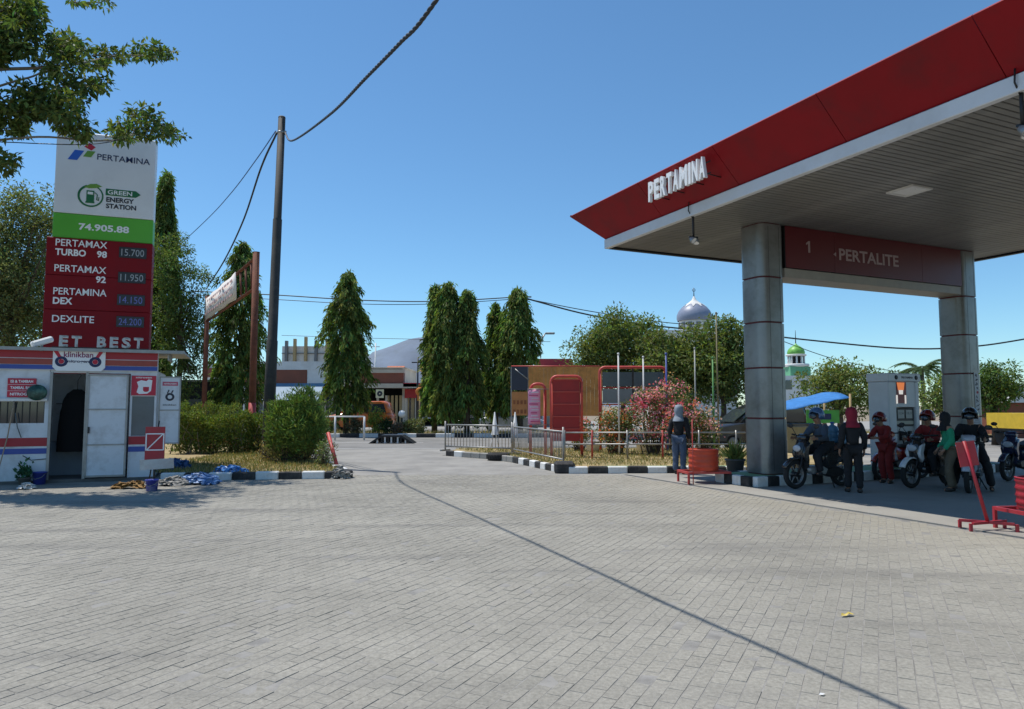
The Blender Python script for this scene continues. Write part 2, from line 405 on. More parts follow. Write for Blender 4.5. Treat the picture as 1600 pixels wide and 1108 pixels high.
# ================================================================== THE SETTING
def sheet(name, poly, z, m, kind='structure', thick=0.0, parent=None):
    b = MB(); k = len(poly)
    if thick <= 0: b.add([(x, y, z) for x, y in poly], [list(range(k))])
    else: b.prism([(x, y) for x, y in poly], z - thick, z, 'XY')
    o = b.build(name, m, parent)
    if kind: o['kind'] = kind
    if kind == 'structure' and b.f:
        me = o.data
        if me.polygons[0].normal.z < 0 and thick <= 0: me.flip_normals()
    return o
SOIL = mat('dry_soil', (.24, .19, .13), .95, var=.2, scale=.25, bump=.5, bscale=8, dirt=(.16,.15,.08), dirt_amt=.6, dirt_scale=.15)
ASPH = mat('dusty_asphalt', (.215, .208, .195), .9, var=.16, scale=.9, bump=.3, bscale=40, dirt=(.12,.12,.115), dirt_amt=.7, dirt_scale=.4)
DRIVE = mat('driveway_concrete', (.275, .264, .24), .9, var=.16, scale=1.3, bump=.4, bscale=26, dirt=(.15,.145,.135), dirt_amt=.75, dirt_scale=.55)
sheet('ground', [(-3000, -200), (3000, -200), (3000, 6000), (-3000, 6000)], -.13, SOIL)
sheet('driveway', [(-16, 17.06), (60, 17.06), (60, 27), (-16, 27)], -.004, DRIVE)
sheet('road', [(-120, 27.02), (120, 27.02), (120, 37), (-120, 37)], -.008, ASPH)
sheet('road', [(-120, 41.3), (120, 41.3), (120, 50), (-120, 50)], -.008, ASPH)
sheet('pavement', [(-120, 50.02), (120, 50.02), (120, 75), (-120, 75)], -.002, CONC)
LINEP = mat('road_paint', (.62, .62, .6), .8, var=.15, scale=3, dirt=(.25,.24,.22), dirt_amt=.8, dirt_scale=1.5)
for x0 in range(-40, 40, 8):
    sheet('road_marking', [(x0, 31.9), (x0 + 4, 31.9), (x0 + 4, 32.03), (x0, 32.03)], -.003, LINEP)
sheet('road_marking', [(-60, 27.5), (60, 27.5), (60, 27.62), (-60, 27.62)], -.003, LINEP)

# canopy frame: local x along B, y along A
C0 = Vector((2.33, 17.35, 0))
def cl(x, y, z=0.0): return C0 + BX * x + AX * y + Vector((0, 0, z))
def P2(v): return (v.x, v.y)
sheet('canopy_apron', [P2(cl(.285, -26)), P2(cl(14, -26)), P2(cl(14, 1.2)), P2(cl(.285, 1.2))], .002, mat('apron_concrete', (.30, .285, .25), .82, var=.1, scale=.8, bump=.25, bscale=30, dirt=(.17,.165,.155), dirt_amt=.6, dirt_scale=.6), thick=.115)

# ---- paving: bed + running-bond pavers
def paver_mat(name, use_obj):
    m = bpy.data.materials.new(name); m.use_nodes = True; N = m.node_tree.nodes; L = m.node_tree.links; b = N['Principled BSDF']
    b.inputs['Roughness'].default_value = .88; b.inputs['Specular IOR Level'].default_value = .3
    g = N.new('ShaderNodeNewGeometry')
    if use_obj:
        oi = N.new('ShaderNodeObjectInfo'); src = oi.outputs['Random']
    else:
        a = N.new('ShaderNodeAttribute'); a.attribute_name = 'tint'; src = a.outputs['Fac']
    mr = N.new('ShaderNodeMapRange'); mr.inputs[3].default_value = .955; mr.inputs[4].default_value = 1.045; L.new(src, mr.inputs[0])
    n1 = N.new('ShaderNodeTexNoise'); n1.inputs['Scale'].default_value = .45; n1.inputs['Detail'].default_value = 6; n1.inputs['Roughness'].default_value = .65; L.new(g.outputs['Position'], n1.inputs['Vector'])
    r1 = N.new('ShaderNodeMapRange'); r1.inputs[1].default_value = .35; r1.inputs[2].default_value = .7; r1.inputs[3].default_value = 1.12; r1.inputs[4].default_value = .78; L.new(n1.outputs['Fac'], r1.inputs[0])
    n2 = N.new('ShaderNodeTexNoise'); n2.inputs['Scale'].default_value = 34; n2.inputs['Detail'].default_value = 5; n2.inputs['Roughness'].default_value = .7; L.new(g.outputs['Position'], n2.inputs['Vector'])
    r2 = N.new('ShaderNodeMapRange'); r2.inputs[1].default_value = .3; r2.inputs[2].default_value = .7; r2.inputs[3].default_value = .74; r2.inputs[4].default_value = 1.26; L.new(n2.outputs['Fac'], r2.inputs[0])
    n4 = N.new('ShaderNodeTexNoise'); n4.inputs['Scale'].default_value = 2.6; n4.inputs['Detail'].default_value = 8; n4.inputs['Roughness'].default_value = .75; L.new(g.outputs['Position'], n4.inputs['Vector'])
    r4 = N.new('ShaderNodeMapRange'); r4.inputs[1].default_value = .56; r4.inputs[2].default_value = .72; r4.inputs[3].default_value = 0; r4.inputs[4].default_value = .8; L.new(n4.outputs['Fac'], r4.inputs[0])
    m1 = N.new('ShaderNodeMath'); m1.operation = 'MULTIPLY'; L.new(mr.outputs[0], m1.inputs[0]); L.new(r1.outputs[0], m1.inputs[1])
    m2 = N.new('ShaderNodeMath'); m2.operation = 'MULTIPLY'; L.new(m1.outputs[0], m2.inputs[0]); L.new(r2.outputs[0], m2.inputs[1])
    mx = N.new('ShaderNodeMix'); mx.data_type = 'RGBA'; mx.blend_type = 'MULTIPLY'; mx.inputs[0].default_value = 1
    mx.inputs[6].default_value = (.284, .269, .229, 1); L.new(m2.outputs[0], mx.inputs[7])
    m3 = N.new('ShaderNodeMix'); m3.data_type = 'RGBA'; L.new(r4.outputs[0], m3.inputs[0]); L.new(mx.outputs[2], m3.inputs[6]); m3.inputs[7].default_value = (.31, .29, .255, 1)
    # oil drips and dark tyre smudges
    vo = N.new('ShaderNodeTexVoronoi'); vo.inputs['Scale'].default_value = 1.7; L.new(g.outputs['Position'], vo.inputs['Vector'])
    rv = N.new('ShaderNodeMapRange'); rv.inputs[1].default_value = .03; rv.inputs[2].default_value = .09; rv.inputs[3].default_value = .42; rv.inputs[4].default_value = 0; L.new(vo.outputs['Distance'], rv.inputs[0])
    cs = N.new('ShaderNodeSeparateColor'); L.new(vo.outputs['Color'], cs.inputs[0])
    gt = N.new('ShaderNodeMath'); gt.operation = 'GREATER_THAN'; gt.inputs[1].default_value = .62; L.new(cs.outputs[0], gt.inputs[0])
    mv = N.new('ShaderNodeMath'); mv.operation = 'MULTIPLY'; L.new(rv.outputs[0], mv.inputs[0]); L.new(gt.outputs[0], mv.inputs[1])
    mp = N.new('ShaderNodeMapping'); mp.inputs['Rotation'].default_value = (0, 0, R(18)); mp.inputs['Scale'].default_value = (.22, 1.5, 1); L.new(g.outputs['Position'], mp.inputs['Vector'])
    n5 = N.new('ShaderNodeTexNoise'); n5.inputs['Scale'].default_value = 1.1; n5.inputs['Detail'].default_value = 6; L.new(mp.outputs[0], n5.inputs['Vector'])
    r5 = N.new('ShaderNodeMapRange'); r5.inputs[1].default_value = .54; r5.inputs[2].default_value = .72; r5.inputs[3].default_value = 0; r5.inputs[4].default_value = .5; L.new(n5.outputs['Fac'], r5.inputs[0])
    mm = N.new('ShaderNodeMath'); mm.operation = 'MAXIMUM'; L.new(mv.outputs[0], mm.inputs[0]); L.new(r5.outputs[0], mm.inputs[1])
    m5 = N.new('ShaderNodeMix'); m5.data_type = 'RGBA'; L.new(mm.outputs[0], m5.inputs[0]); L.new(m3.outputs[2], m5.inputs[6]); m5.inputs[7].default_value = (.135, .13, .122, 1)
    # wind-blown dust gathered along the apron edge
    dt = N.new('ShaderNodeVectorMath'); dt.operation = 'DOT_PRODUCT'; dt.inputs[1].default_value = (BX.x, BX.y, 0); L.new(g.outputs['Position'], dt.inputs[0])
    rd_ = N.new('ShaderNodeMapRange'); dd = C0.x * BX.x + C0.y * BX.y; rd_.inputs[1].default_value = dd - 2.6; rd_.inputs[2].default_value = dd + .2; rd_.inputs[3].default_value = 0; rd_.inputs[4].default_value = .65; L.new(dt.outputs['Value'], rd_.inputs[0])
    mw = N.new('ShaderNodeMath'); mw.operation = 'MULTIPLY'; L.new(rd_.outputs[0], mw.inputs[0]); L.new(n1.outputs['Fac'], mw.inputs[1])
    m6 = N.new('ShaderNodeMix'); m6.data_type = 'RGBA'; L.new(mw.outputs[0], m6.inputs[0]); L.new(m5.outputs[2], m6.inputs[6]); m6.inputs[7].default_value = (.36, .325, .25, 1)
    L.new(m6.outputs[2], b.inputs['Base Color'])
    bp = N.new('ShaderNodeBump'); bp.inputs['Strength'].default_value = .45; bp.inputs['Distance'].default_value = .01
    L.new(n2.outputs['Fac'], bp.inputs['Height']); L.new(bp.outputs[0], b.inputs['Normal'])
    return m
JOINT = mat('joint_sand', (.235, .225, .205), .95, var=.3, scale=5, bump=.2, bscale=60, dirt=(.34,.325,.29), dirt_amt=.8, dirt_scale=.9)
drain = lambda x, y: (x - C0.x) * BX.x + (y - C0.y) * BX.y
def drain_x(y): return C0.x + (.18 - (y - C0.y) * BX.y) / BX.x
bed = sheet('paved_forecourt', [(-18, -4), (drain_x(-4), -4), (drain_x(17.05), 17.05), (-18, 17.05)], -.0022, JOINT)
PA = R(27.4); d1 = np.array([math.sin(PA), math.cos(PA)]); d2 = np.array([math.cos(PA), -math.sin(PA)])
PL, PW, GAP = .20, .10, .0032
ii, jj = np.meshgrid(np.arange(-160, 160), np.arange(-320, 320), indexing='ij')
ii = ii.ravel(); jj = jj.ravel()
ctr = (ii * PL + (jj % 2) * PL / 2 + RNG.normal(0, .0015, ii.size))[:, None] * d1 + (jj * PW + RNG.normal(0, .001, ii.size))[:, None] * d2
ok = (ctr[:, 1] > .6) & (ctr[:, 1] < 16.96) & (ctr[:, 0] > -14.5) & (np.array(drain(ctr[:, 0], ctr[:, 1])) < .08) & (np.abs(ctr[:, 0]) < 1.1 * ctr[:, 1] + 2.5)
ctr = ctr[ok]; n = len(ctr)
u_ = 800 + FPX * ctr[:, 0] / ctr[:, 1]; v_ = 634 + FPX * CAM_H / ctr[:, 1]
inside = (u_ > 15) & (u_ < 1585) & (v_ < 1095)
order = np.argsort(np.where(inside, ctr[:, 1], 1e6))[:300]
single = np.zeros(n, bool); single[order] = True
zz = RNG.normal(0, .0010, n); tx = RNG.normal(0, .006, n); ty = RNG.normal(0, .006, n); tone = np.clip(RNG.normal(.5, .24, n), 0, 1)
hl, hw, bv = (PL - GAP) / 2, (PW - GAP) / 2, .0026
loc8 = np.array([(-hl, -hw, -.007), (hl, -hw, -.007), (hl, hw, -.007), (-hl, hw, -.007),
                 (-hl+bv, -hw+bv, 0), (hl-bv, -hw+bv, 0), (hl-bv, hw-bv, 0), (-hl+bv, hw-bv, 0)])
q5 = np.array([(4,5,6,7), (0,1,5,4), (1,2,6,5), (2,3,7,6), (3,0,4,7)])
e1 = np.array([d1[0], d1[1]]); e2 = np.array([-d1[1], d1[0]])
fi = np.where(~single)[0]
xy = ctr[fi][:, None, :] + loc8[None, :, 0:1] * e1 + loc8[None, :, 1:2] * e2
z8 = zz[fi][:, None] + loc8[None, :, 2] + tx[fi][:, None] * loc8[None, :, 0] + ty[fi][:, None] * loc8[None, :, 1]
V = np.concatenate([xy, z8[:, :, None]], 2).reshape(-1, 3)
Q = (np.arange(len(fi))[:, None, None] * 8 + q5[None]).reshape(-1, 4)
tn = np.repeat(tone[fi], 8)[:, None] * np.ones((1, 3))
pf = link('paver_field', np_mesh('paver_field', V, Q, paver_mat('paver_concrete', False), tn), None, bed); pf['kind'] = 'stuff'
pm1 = bpy.data.meshes.new('paver'); pm1.from_pydata([tuple(p) for p in loc8], [], [tuple(int(a) for a in f) for f in q5]); pm1.materials.append(paver_mat('paver_concrete_single', True))
ang = math.atan2(d1[1], d1[0])
for k in order:
    o = bpy.data.objects.new('paver', pm1); COL.objects.link(o); o.parent = bed
    o.location = (ctr[k, 0], ctr[k, 1], zz[k]); o.rotation_euler = (ty[k], -tx[k], ang)

# ---- kerbs: runs of painted stones
def kerb(name, pts, label, first_white=True, step=.5, h=.17, w=.16, z0=-.02, plain=None, mats=None):
    o = empty(name, (0, 0, 0), 0, label, 'kerb')
    pts = [Vector((p[0], p[1], 0)) for p in pts]; white = first_white; k = 0
    for a, b in zip(pts[:-1], pts[1:]):
        L_ = (b - a).length; nseg = max(1, round(L_ / step)); d = (b - a) / nseg; an = math.atan2(d.y, d.x)
        for i in range(nseg):
            c = a + d * (i + .5); l = d.length - .008
            hh = h + random.uniform(-.006, .006)
            m = KERB_W if white else KERB_B
            if plain and plain(k): m = CONC
            b_ = MB().box((0, 0, 0), (l, w, hh - z0), bevel=.022)
            b_.build('kerb_stone', m, o, (c.x + random.uniform(-.006, .006), c.y + random.uniform(-.008, .008), (hh + z0) / 2), (random.uniform(-.02, .02), 0, an + random.uniform(-.012, .012)))
            white = not white; k += 1
    return o
GRASS_G = mat('lawn_soil', (.33, .25, .12), .95, var=.25, scale=1.5, bump=.6, bscale=12, dirt=(.20,.19,.07), dirt_amt=.7, dirt_scale=.8)
sheet('lawn', [(-7.7, 15.85), (-3.75, 16.35), (-9.6, 28.9), (-30, 28.9), (-30, 18.6), (-8.6, 18.6)], .135, GRASS_G, thick=.15)
kerb('painted_kerb', [(-7.75, 15.72), (-3.75, 16.22)], 'black and white painted kerb along the lawn in front of the utility pole', True, .48)
kerb('painted_kerb', [(-3.72, 16.3), (-9.55, 28.8)], 'kerb running back beside the driveway behind the round bush', False, .5)
sheet('planter_bed', [(1.42, 17.52), (5.75, 17.6), (9.5, 19.2), (8.5, 25.5), (-1.9, 25.5), (-2.1, 23.55), (-.62, 22.1), (.15, 20.7), (.72, 19.1)], .13, GRASS_G, thick=.15)
kerb('painted_kerb', [(1.38, 17.42), (5.75, 17.5)], 'straight black and white kerb in front of the bougainvillea bed', True, .5)
kerb('painted_kerb', [(1.3, 17.45), (.68, 19.05), (.1, 20.65)], 'curved black and white kerb at the corner below the steel barricade', False, .38)
kerb('painted_kerb', [(.08, 20.72), (-.66, 22.05), (-2.15, 23.5)], 'worn grey kerb curve beside the loose tyre', False, .42, plain=lambda k: k < 7)
GREENP = mat('green_floor_paint', (.20, .34, .16), .8, var=.2, scale=3, dirt=(.3,.3,.26), dirt_amt=.7, dirt_scale=3)
sheet('painted_strip', [(2.2, 17.56), (5.7, 17.62), (5.9, 18.0), (2.3, 17.86)], .142, GREENP)
kerb('painted_kerb', [(-40, 37.1), (22, 37.1)], 'black and white kerb along the near side of the road median', True, 1.0, h=.2, w=.2)
sheet('median', [(-60, 37.2), (60, 37.2), (60, 41.2), (-60, 41.2)], .14, GRASS_G, thick=.15)

# dry grass
def grass(name, area, n, z, hgt, label, keep=None):
    x = RNG.uniform(area[0], area[1], n); y = RNG.uniform(area[2], area[3], n)
    if keep is not None:
        k = keep(x, y); x, y = x[k], y[k]; n = len(x)
    p = np.stack([x, y, np.full(n, z)], 1); d = RNG.normal(0, .45, (n, 3)); d[:, 2] = 1
    base = np.array([.20, .16, .07]); c = leaf_cols(n, base, .3, .15)
    g = RNG.random(n) < .3; c[g] = leaf_cols(int(g.sum()), (.07, .10, .03))
    o = link(name, leaf_mesh(name, p, d, hgt * RNG.uniform(.4, 1.3, n), .014, c, GRASSM), None)
    return tag(o, label, 'grass', None, 'stuff')
grass('dry_grass', (-9, -3.9, 15.9, 24), 16000, .135, .10, 'dry yellow grass on the lawn behind the left kerb', lambda x, y: (x < -3.85 - (y - 16.3) * .46) & (y > 15.75 + (x + 7.6) * .13))
grass('dry_grass', (-2, 7.5, 17.6, 25), 14000, .13, .10, 'dry straw grass in the bougainvillea bed', lambda x, y: (x > 1.6 - (y - 17.5) * .5) & (y < 25.3) & (y > 17.9))
grass('dry_grass', (-20, 24, 37.3, 41.1), 16000, .14, .2, 'patchy dry grass on the road median')

# hills far behind the shops
def hills():
    nx, ny = 110, 14; V = []; Q = []
    for j in range(ny):
        for i in range(nx):
            x = -1300 + i * 18.5; t = j / (ny - 1); px = 800 + FPX * x / 1900
            top = 128 * math.exp(-((px - 655) / 118.0) ** 4) + 34 * math.exp(-((px - 640) / 70.0) ** 2) + 30 * math.exp(-((px - 800) / 220.0) ** 2)
            top += 6 * math.sin(x * .021) + 4 * math.sin(x * .05 + 1)
            prof = math.sin(min(1, t * 1.02) * math.pi / 2)
            V.append((x + RNG.normal(0, 2), 1500 + 400 * t, -5 + top * prof + RNG.normal(0, 1.6) * (t > .1)))
    for j in range(ny - 1):
        for i in range(nx - 1): a = j * nx + i; Q.append((a, a + 1, a + nx + 1, a + nx))
    o = link('hills', np_mesh('hills', np.array(V), np.array(Q), mat('hazy_hill_rock', (.15, .185, .24), .95, var=.2, scale=.012, bump=.0, dirt=(.13,.16,.17), dirt_amt=.6, dirt_scale=.02), None, True)); o['kind'] = 'structure'  # blue-grey of aerial haze is put into the rock colour
hills()

# ================================================================== THE CANOPY
can = empty('petrol_canopy', C0, TH, 'large petrol station canopy with maroon fascia on grey metal clad columns', 'canopy')
SOF, CW, CLN = 5.60, 10.0, 22.0
ZF0, ZF1, OUT = 5.80, 6.46, .645
# fascia panels, sloping outwards: front side (local -x)
def fascia_panel(name, a, b, inner, outer, n):
    """a,b positions along the edge at the bottom and top"""
def quadslab(P, t, nrm):
    P = [Vector(p) for p in P]; n = Vector(nrm).normalized() * t
    b = MB(); b.add(P + [p + n for p in P], [(0,1,2,3), (7,6,5,4), (0,4,5,1), (1,5,6,2), (2,6,7,3), (3,7,4,0)])
    return b
cuts = [0, -2.35, -4.75, -7.15, -9.55, -11.95, -14.35, -16.75, -19.15, -CLN]
for i in range(len(cuts) - 1):
    y0, y1 = cuts[i], cuts[i + 1]; g = .006
    ty0 = OUT if i == 0 else y0 - g; by0 = 0 if i == 0 else y0 - g
    quadslab([(0, by0, ZF0), (0, y1 + g, ZF0), (-OUT, y1 + g, ZF1), (-OUT, ty0, ZF1)], .05, (ZF1 - ZF0, 0, OUT)).build('fascia_panel', RED, can)
for i in range(4):
    x0, x1 = i * 2.5, (i + 1) * 2.5; g = .006
    tx0 = -OUT if i == 0 else x0 + g; bx0 = 0 if i == 0 else x0 + g; tx1 = CW + OUT if i == 3 else x1 - g; bx1 = CW if i == 3 else x1 - g
    quadslab([(bx0, 0, ZF0), (tx0, OUT, ZF1), (tx1, OUT, ZF1), (bx1, 0, ZF0)], .05, (0, -(ZF1 - ZF0), OUT)).build('fascia_panel', RED, can)
for i in range(len(cuts) - 1):
    y0, y1 = cuts[i], cuts[i + 1]; g = .006; ty0 = OUT if i == 0 else y0 - g; by0 = 0 if i == 0 else y0 - g
    quadslab([(CW, by0, ZF0), (CW + OUT, ty0, ZF1), (CW + OUT, y1 + g, ZF1), (CW, y1 + g, ZF0)], .05, (-(ZF1 - ZF0), 0, OUT)).build('fascia_panel', RED, can)
MB().box((CW/2, -CLN/2 + .3, ZF1 - .12), (CW + 2*OUT - .75, CLN + OUT - .75, .06)).build('roof_deck', GALV, can)
MB().box((CW/2, -CLN/2, SOF + .14), (CW - .1, CLN - .1, .05)).build('soffit_backing', DARKM, can)
GUT = mat('gutter_paint', (.66, .68, .70), .4, var=.06, scale=1, dirt=(.45,.43,.4), dirt_amt=.4, dirt_scale=.8)
MB().box((.03, -CLN/2, SOF + .07), (.12, CLN, .23), bevel=.01).build('gutter', GUT, can)
MB().box((CW - .03, -CLN/2, SOF + .07), (.12, CLN, .23), bevel=.01).build('gutter', DARKM, can)
MB().box((CW/2, -.03, SOF + .06), (CW - .2, .12, .2), bevel=.01).build('gutter', DARKM, can)
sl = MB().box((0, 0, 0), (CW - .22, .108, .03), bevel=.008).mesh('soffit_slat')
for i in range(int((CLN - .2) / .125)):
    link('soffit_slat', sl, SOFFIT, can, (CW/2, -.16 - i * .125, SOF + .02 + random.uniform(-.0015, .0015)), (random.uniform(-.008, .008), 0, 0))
# recessed square ceiling lights (unlit)
for (lx, ly) in ((2.6, -6.3), (7.4, -6.3), (2.6, -12.6), (7.4, -12.6)):
    f = MB()
    for s in (-1, 1):
        f.box((lx + s * .24, ly, SOF - .012), (.06, .54, .03)); f.box((lx, ly + s * .24, SOF - .012), (.42, .06, .03))
    f = f.build('ceiling_light', WHITE, can)
    MB().box((lx, ly, SOF - .006), (.42, .42, .02)).build('diffuser', mat('diffuser', (.8, .8, .78), .3, var=.02), f)
# columns
def rrect(hx, hy, r, n=5):
    P = []
    for (sx, sy, a0) in ((1, 1, 0), (-1, 1, 90), (-1, -1, 180), (1, -1, 270)):
        for k in range(n + 1):
            a = R(a0 + 90 * k / n); P.append((sx * (hx - r) + r * math.cos(a), sy * (hy - r) + r * math.sin(a)))
    return P
COLS = [(2.08, -3.13), (8.68, -3.13), (2.08, -13.2), (8.68, -13.2)]
JRED = mat('dark_red_joint', (.11, .010, .016), .5)
zs = [.2, 1.38, 2.46, 3.44, 4.42, SOF]
for (cx, cy) in COLS:
    core = MB().prism([(cx + a, cy + b) for a, b in rrect(.33, .33, .19)], .1, SOF + .05, 'XY').build('column', JRED, can)
    for z0, z1 in zip(zs[:-1], zs[1:]):
        b = MB(); pl = rrect(.355, .355, .20, 6); k = len(pl)
        V_ = [(cx + a, cy + c, z0 + .02) for a, c in pl] + [(cx + a, cy + c, z1 - .02) for a, c in pl]
        b.add(V_, [(i, (i+1) % k, (i+1) % k + k, i + k) for i in range(k)], True); b.add(V_, [list(range(k))[::-1], [i + k for i in range(k)]])
        b.build('cladding_panel', ALU, core)
    # seam strips down the flat faces
    for sx in (-.15, .15):
        MB().box((cx + sx, cy - .3555, 2.9), (.006, .004, SOF - .35)).build('cladding_seam', DARKM, core)
# header beams with lettering
BEAMR = mat('header_red_panel', (.12, .006, .012), .4, var=.08, scale=1)
for r_i, cy in enumerate((-3.13, -13.2)):
    x0, x1 = 2.08 + .36, 8.68 - .30; by = cy - .38
    MB().box(((x0 + x1)/2, cy, 4.56), (x1 - x0, .62, .2), bevel=.01).build('beam_trim', mat('beige_trim', (.36, .33, .28), .5, var=.1), can)
    hb = MB().box(((x0 + x1)/2, cy, 5.13), (x1 - x0, .66, .93), bevel=.008).build('header_beam', DARKM, can)
    w4 = (x1 - x0) / 4
    for k, (a, b) in enumerate(((0, 1), (1, 3), (3, 4))):
        MB().box((x0 + (a + b)/2 * w4, cy - .337, 5.13), ((b - a) * w4 - .008, .012, .925)).build('header_panel', BEAMR, hb)
    if r_i == 0:
        PINKW = mat('faded_pink_letter', (.42, .30, .30), .5, var=.05)
        MB().prism([(x0 + .67, 5.05), (x0 + .72, 5.05), (x0 + .72, 5.31), (x0 + .68, 5.31), (x0 + .61, 5.26), (x0 + .61, 5.22), (x0 + .67, 5.25)], cy - .355, cy - .344).build('numeral', PINKW, hb)
        text('lettering', 'PERTALITE', 1.98, .27, hb, (x0 + 1.62, cy - .347, 5.10), FRONT, PINKW, .006, .02, 'L')
        b = MB(); b.prism([(x0 + 1.44, 5.08), (x0 + 1.52, 5.04), (x0 + 1.52, 5.13)], cy - .355, cy - .344); b.build('arrow_mark', PINKW, hb)
# PERTAMINA channel letters on the sloping fascia
def fascia_letters():
    nrm = Vector((-(ZF1 - ZF0), 0, -OUT)).normalized(); up = Vector((-OUT, 0, ZF1 - ZF0)).normalized(); right = up.cross(nrm).normalized()
    # letters run along -y (towards the viewer's right)
    pa = at(1015, 290, 16.0); y_start, y_end = -2.78, -4.62
    step = (y_end - y_start) / 9
    M = Matrix((( 0, up.x, nrm.x), (-1, up.y, nrm.y), (0, up.z, nrm.z)))
    # letters stand upright on a bracket rail in front of the panel
    upv = Vector((0, 0, 1)); out = Vector((-1, 0, 0))
    M = Matrix(((0, upv.x, out.x), (-1, upv.y, out.y), (0, upv.z, out.z)))
    mid = Vector((-.60, 0, ZF0 + (ZF1 - ZF0) * .50))
    wd = {'I': .07, 'M': .27}
    cur = y_start; tot = sum(wd.get(c, .19) + .055 for c in 'PERTAMINA'); sc = abs(y_end - y_start) / tot
    for c in 'PERTAMINA':
        w = wd.get(c, .19) * sc
        cur -= w / 2
        text('letter', c, w, .42, can, (mid.x, cur, mid.z), M.to_euler(), WHITE_CLEAN, .07, .035)
        cur -= w / 2 + .055 * sc
    for zz_ in (-.12, .1):
        q = mid + Vector((.03, 0, zz_))
        MB().tube([(q.x, y_start, q.z), (q.x, y_end, q.z)], .012, 6).build('letter_rail', DARKM, can)
fascia_letters()
for yy in (-2.9, -3.4, -4.0, -4.5): MB().tube([(-.58, yy, 6.03), (-.22, yy, 6.0)], .012, 5).build('letter_bracket', DARKM, can)

# floodlights hanging below the gutter
def floodlight(y, label):
    o = empty('floodlight', cl(.05, y, SOF - .05), TH, label, 'floodlight', 'floodlights under the canopy edge')
    MB().tube([(0, 0, .06), (0, 0, -.42)], .024, 8).build('drop_rod', BLACK, o)
    MB().tube([(-.1, 0, .3), (-.12, 0, .12), (-.02, 0, -.02)], .012, 5).build('cable', BLACK, o)
    MB().box((0, 0, -.43), (.20, .05, .03)).build('bracket', DARKM, o)
    for s in (-1, 1):
        h = MB().lathe([(0, 0), (.035, 0), (.07, -.09), (.075, -.11), (.065, -.112)], (s * .075, 0, -.45), 12, rot=(s * .3 - .5, s * .3, 0)).build('lamp_head', GALV, o)
        MB().lathe([(0, -.100), (.066, -.106)], (s * .075, 0, -.45), 12, rot=(s * .3 - .5, s * .3, 0)).build('lamp_glass', WHITE_CLEAN, h)
floodlight(-3.33, 'small twin floodlight hanging under the canopy gutter below the white letters')
floodlight(-9.68, 'floodlight on a black rod at the top right of the canopy gutter')

# pump island
def island(x0, x1, yc):
    o = empty('pump_island', cl(0, 0), TH, 'raised pump island with black and white painted edge under the canopy', 'island')
    y0, y1 = yc - .62, yc + .62
    MB().prism([(x0 + .12, y0 + .12), (x1 - .1, y0 + .12), (x1 - .1, y1 - .1), (x0 + .12, y1 - .1)], .0, .195, 'XY').build('island_top', GREENP, o)
    n = int((x1 - x0) / .30); w = (x1 - x0) / n
    for k in range(n):
        for (yy) in (y0 + .05, y1 - .05):
            MB().box((x0 + (k + .5) * w, yy, .10), (w - .006, .14, .21), bevel=.015).build('kerb_stone', (KERB_W, KERB_B)[k % 2], o)
    for k in range(4):
        MB().box((x0 - .02, y0 + .12 + (k + .5) * .25, .10), (.14, .245, .21), bevel=.015).build('kerb_stone', (KERB_B, KERB_W)[k % 2], o)
island(1.18, 9.5, -3.13)
# ================================================================== PRICE TOTEM
TT = R(20.6); tl = at(84, 332, 18.7)
tot = empty('price_totem', (tl.x, tl.y, 0), TT, 'tall price totem with white and green head over a maroon price board', 'totem')
TW = 2.42
def zt(y): return at(84, y, 18.7).z
Z_T, Z_G, Z_R = zt(203), zt(332), zt(371)
MB().box((TW/2, .17, (Z_T + .3)/2 - .1), (TW - .3, .22, Z_T - .2)).build('steel_core', DARKM, tot)
wp = MB().box((TW/2, .15, (Z_T + Z_G)/2), (TW, .42, Z_T - Z_G - .01), bevel=.012).build('head_panel', PANEL_W, tot)
gp = MB().box((TW/2, .15, (Z_G + Z_R)/2), (TW, .425, Z_G - Z_R - .01), bevel=.012).build('code_panel', GREEN_S, tot)
RB = .9
zc = [Z_R, Z_R - 1.02, Z_R - 1.95, Z_R - 3.1, RB]
rps = []
for a, b in zip(zc[:-1], zc[1:]):
    rps.append(MB().box((TW/2 - .05, .13, (a + b)/2), (TW + .12, .46, a - b - .008), bevel=.01).build('price_panel', RED_S, tot))
FY = -.062
WHT = WHITE_CLEAN
# logo: three slanted tiles
def tile(name, pts, m, par, y=FY): MB().prism(pts, y - .008, y + .004).build(name, m, par)
zl = zt(240)
LB = mat('logo_blue', (.03, .13, .55), .5, var=.04); LR = mat('logo_red', (.50, .015, .04), .5, var=.04); LG = mat('logo_green', (.16, .33, .05), .5, var=.04)
tile('logo_tile', [(.28, zl - .14), (.50, zl - .14), (.66, zl + .14), (.44, zl + .14)], LB, wp)
tile('logo_tile', [(.64, zl - .02), (.83, zl - .02), (.93, zl + .15), (.74, zl + .15)], LG, wp)
tile('logo_tile', [(.66, zl + .26), (.78, zl + .38), (.93, zl + .27), (.83, zl + .17)], LR, wp)
text('lettering', 'PERTAMINA', 1.30, .165, wp, (.98, FY, zl + .02), FRONT, NAVY, .006, .004, 'L')
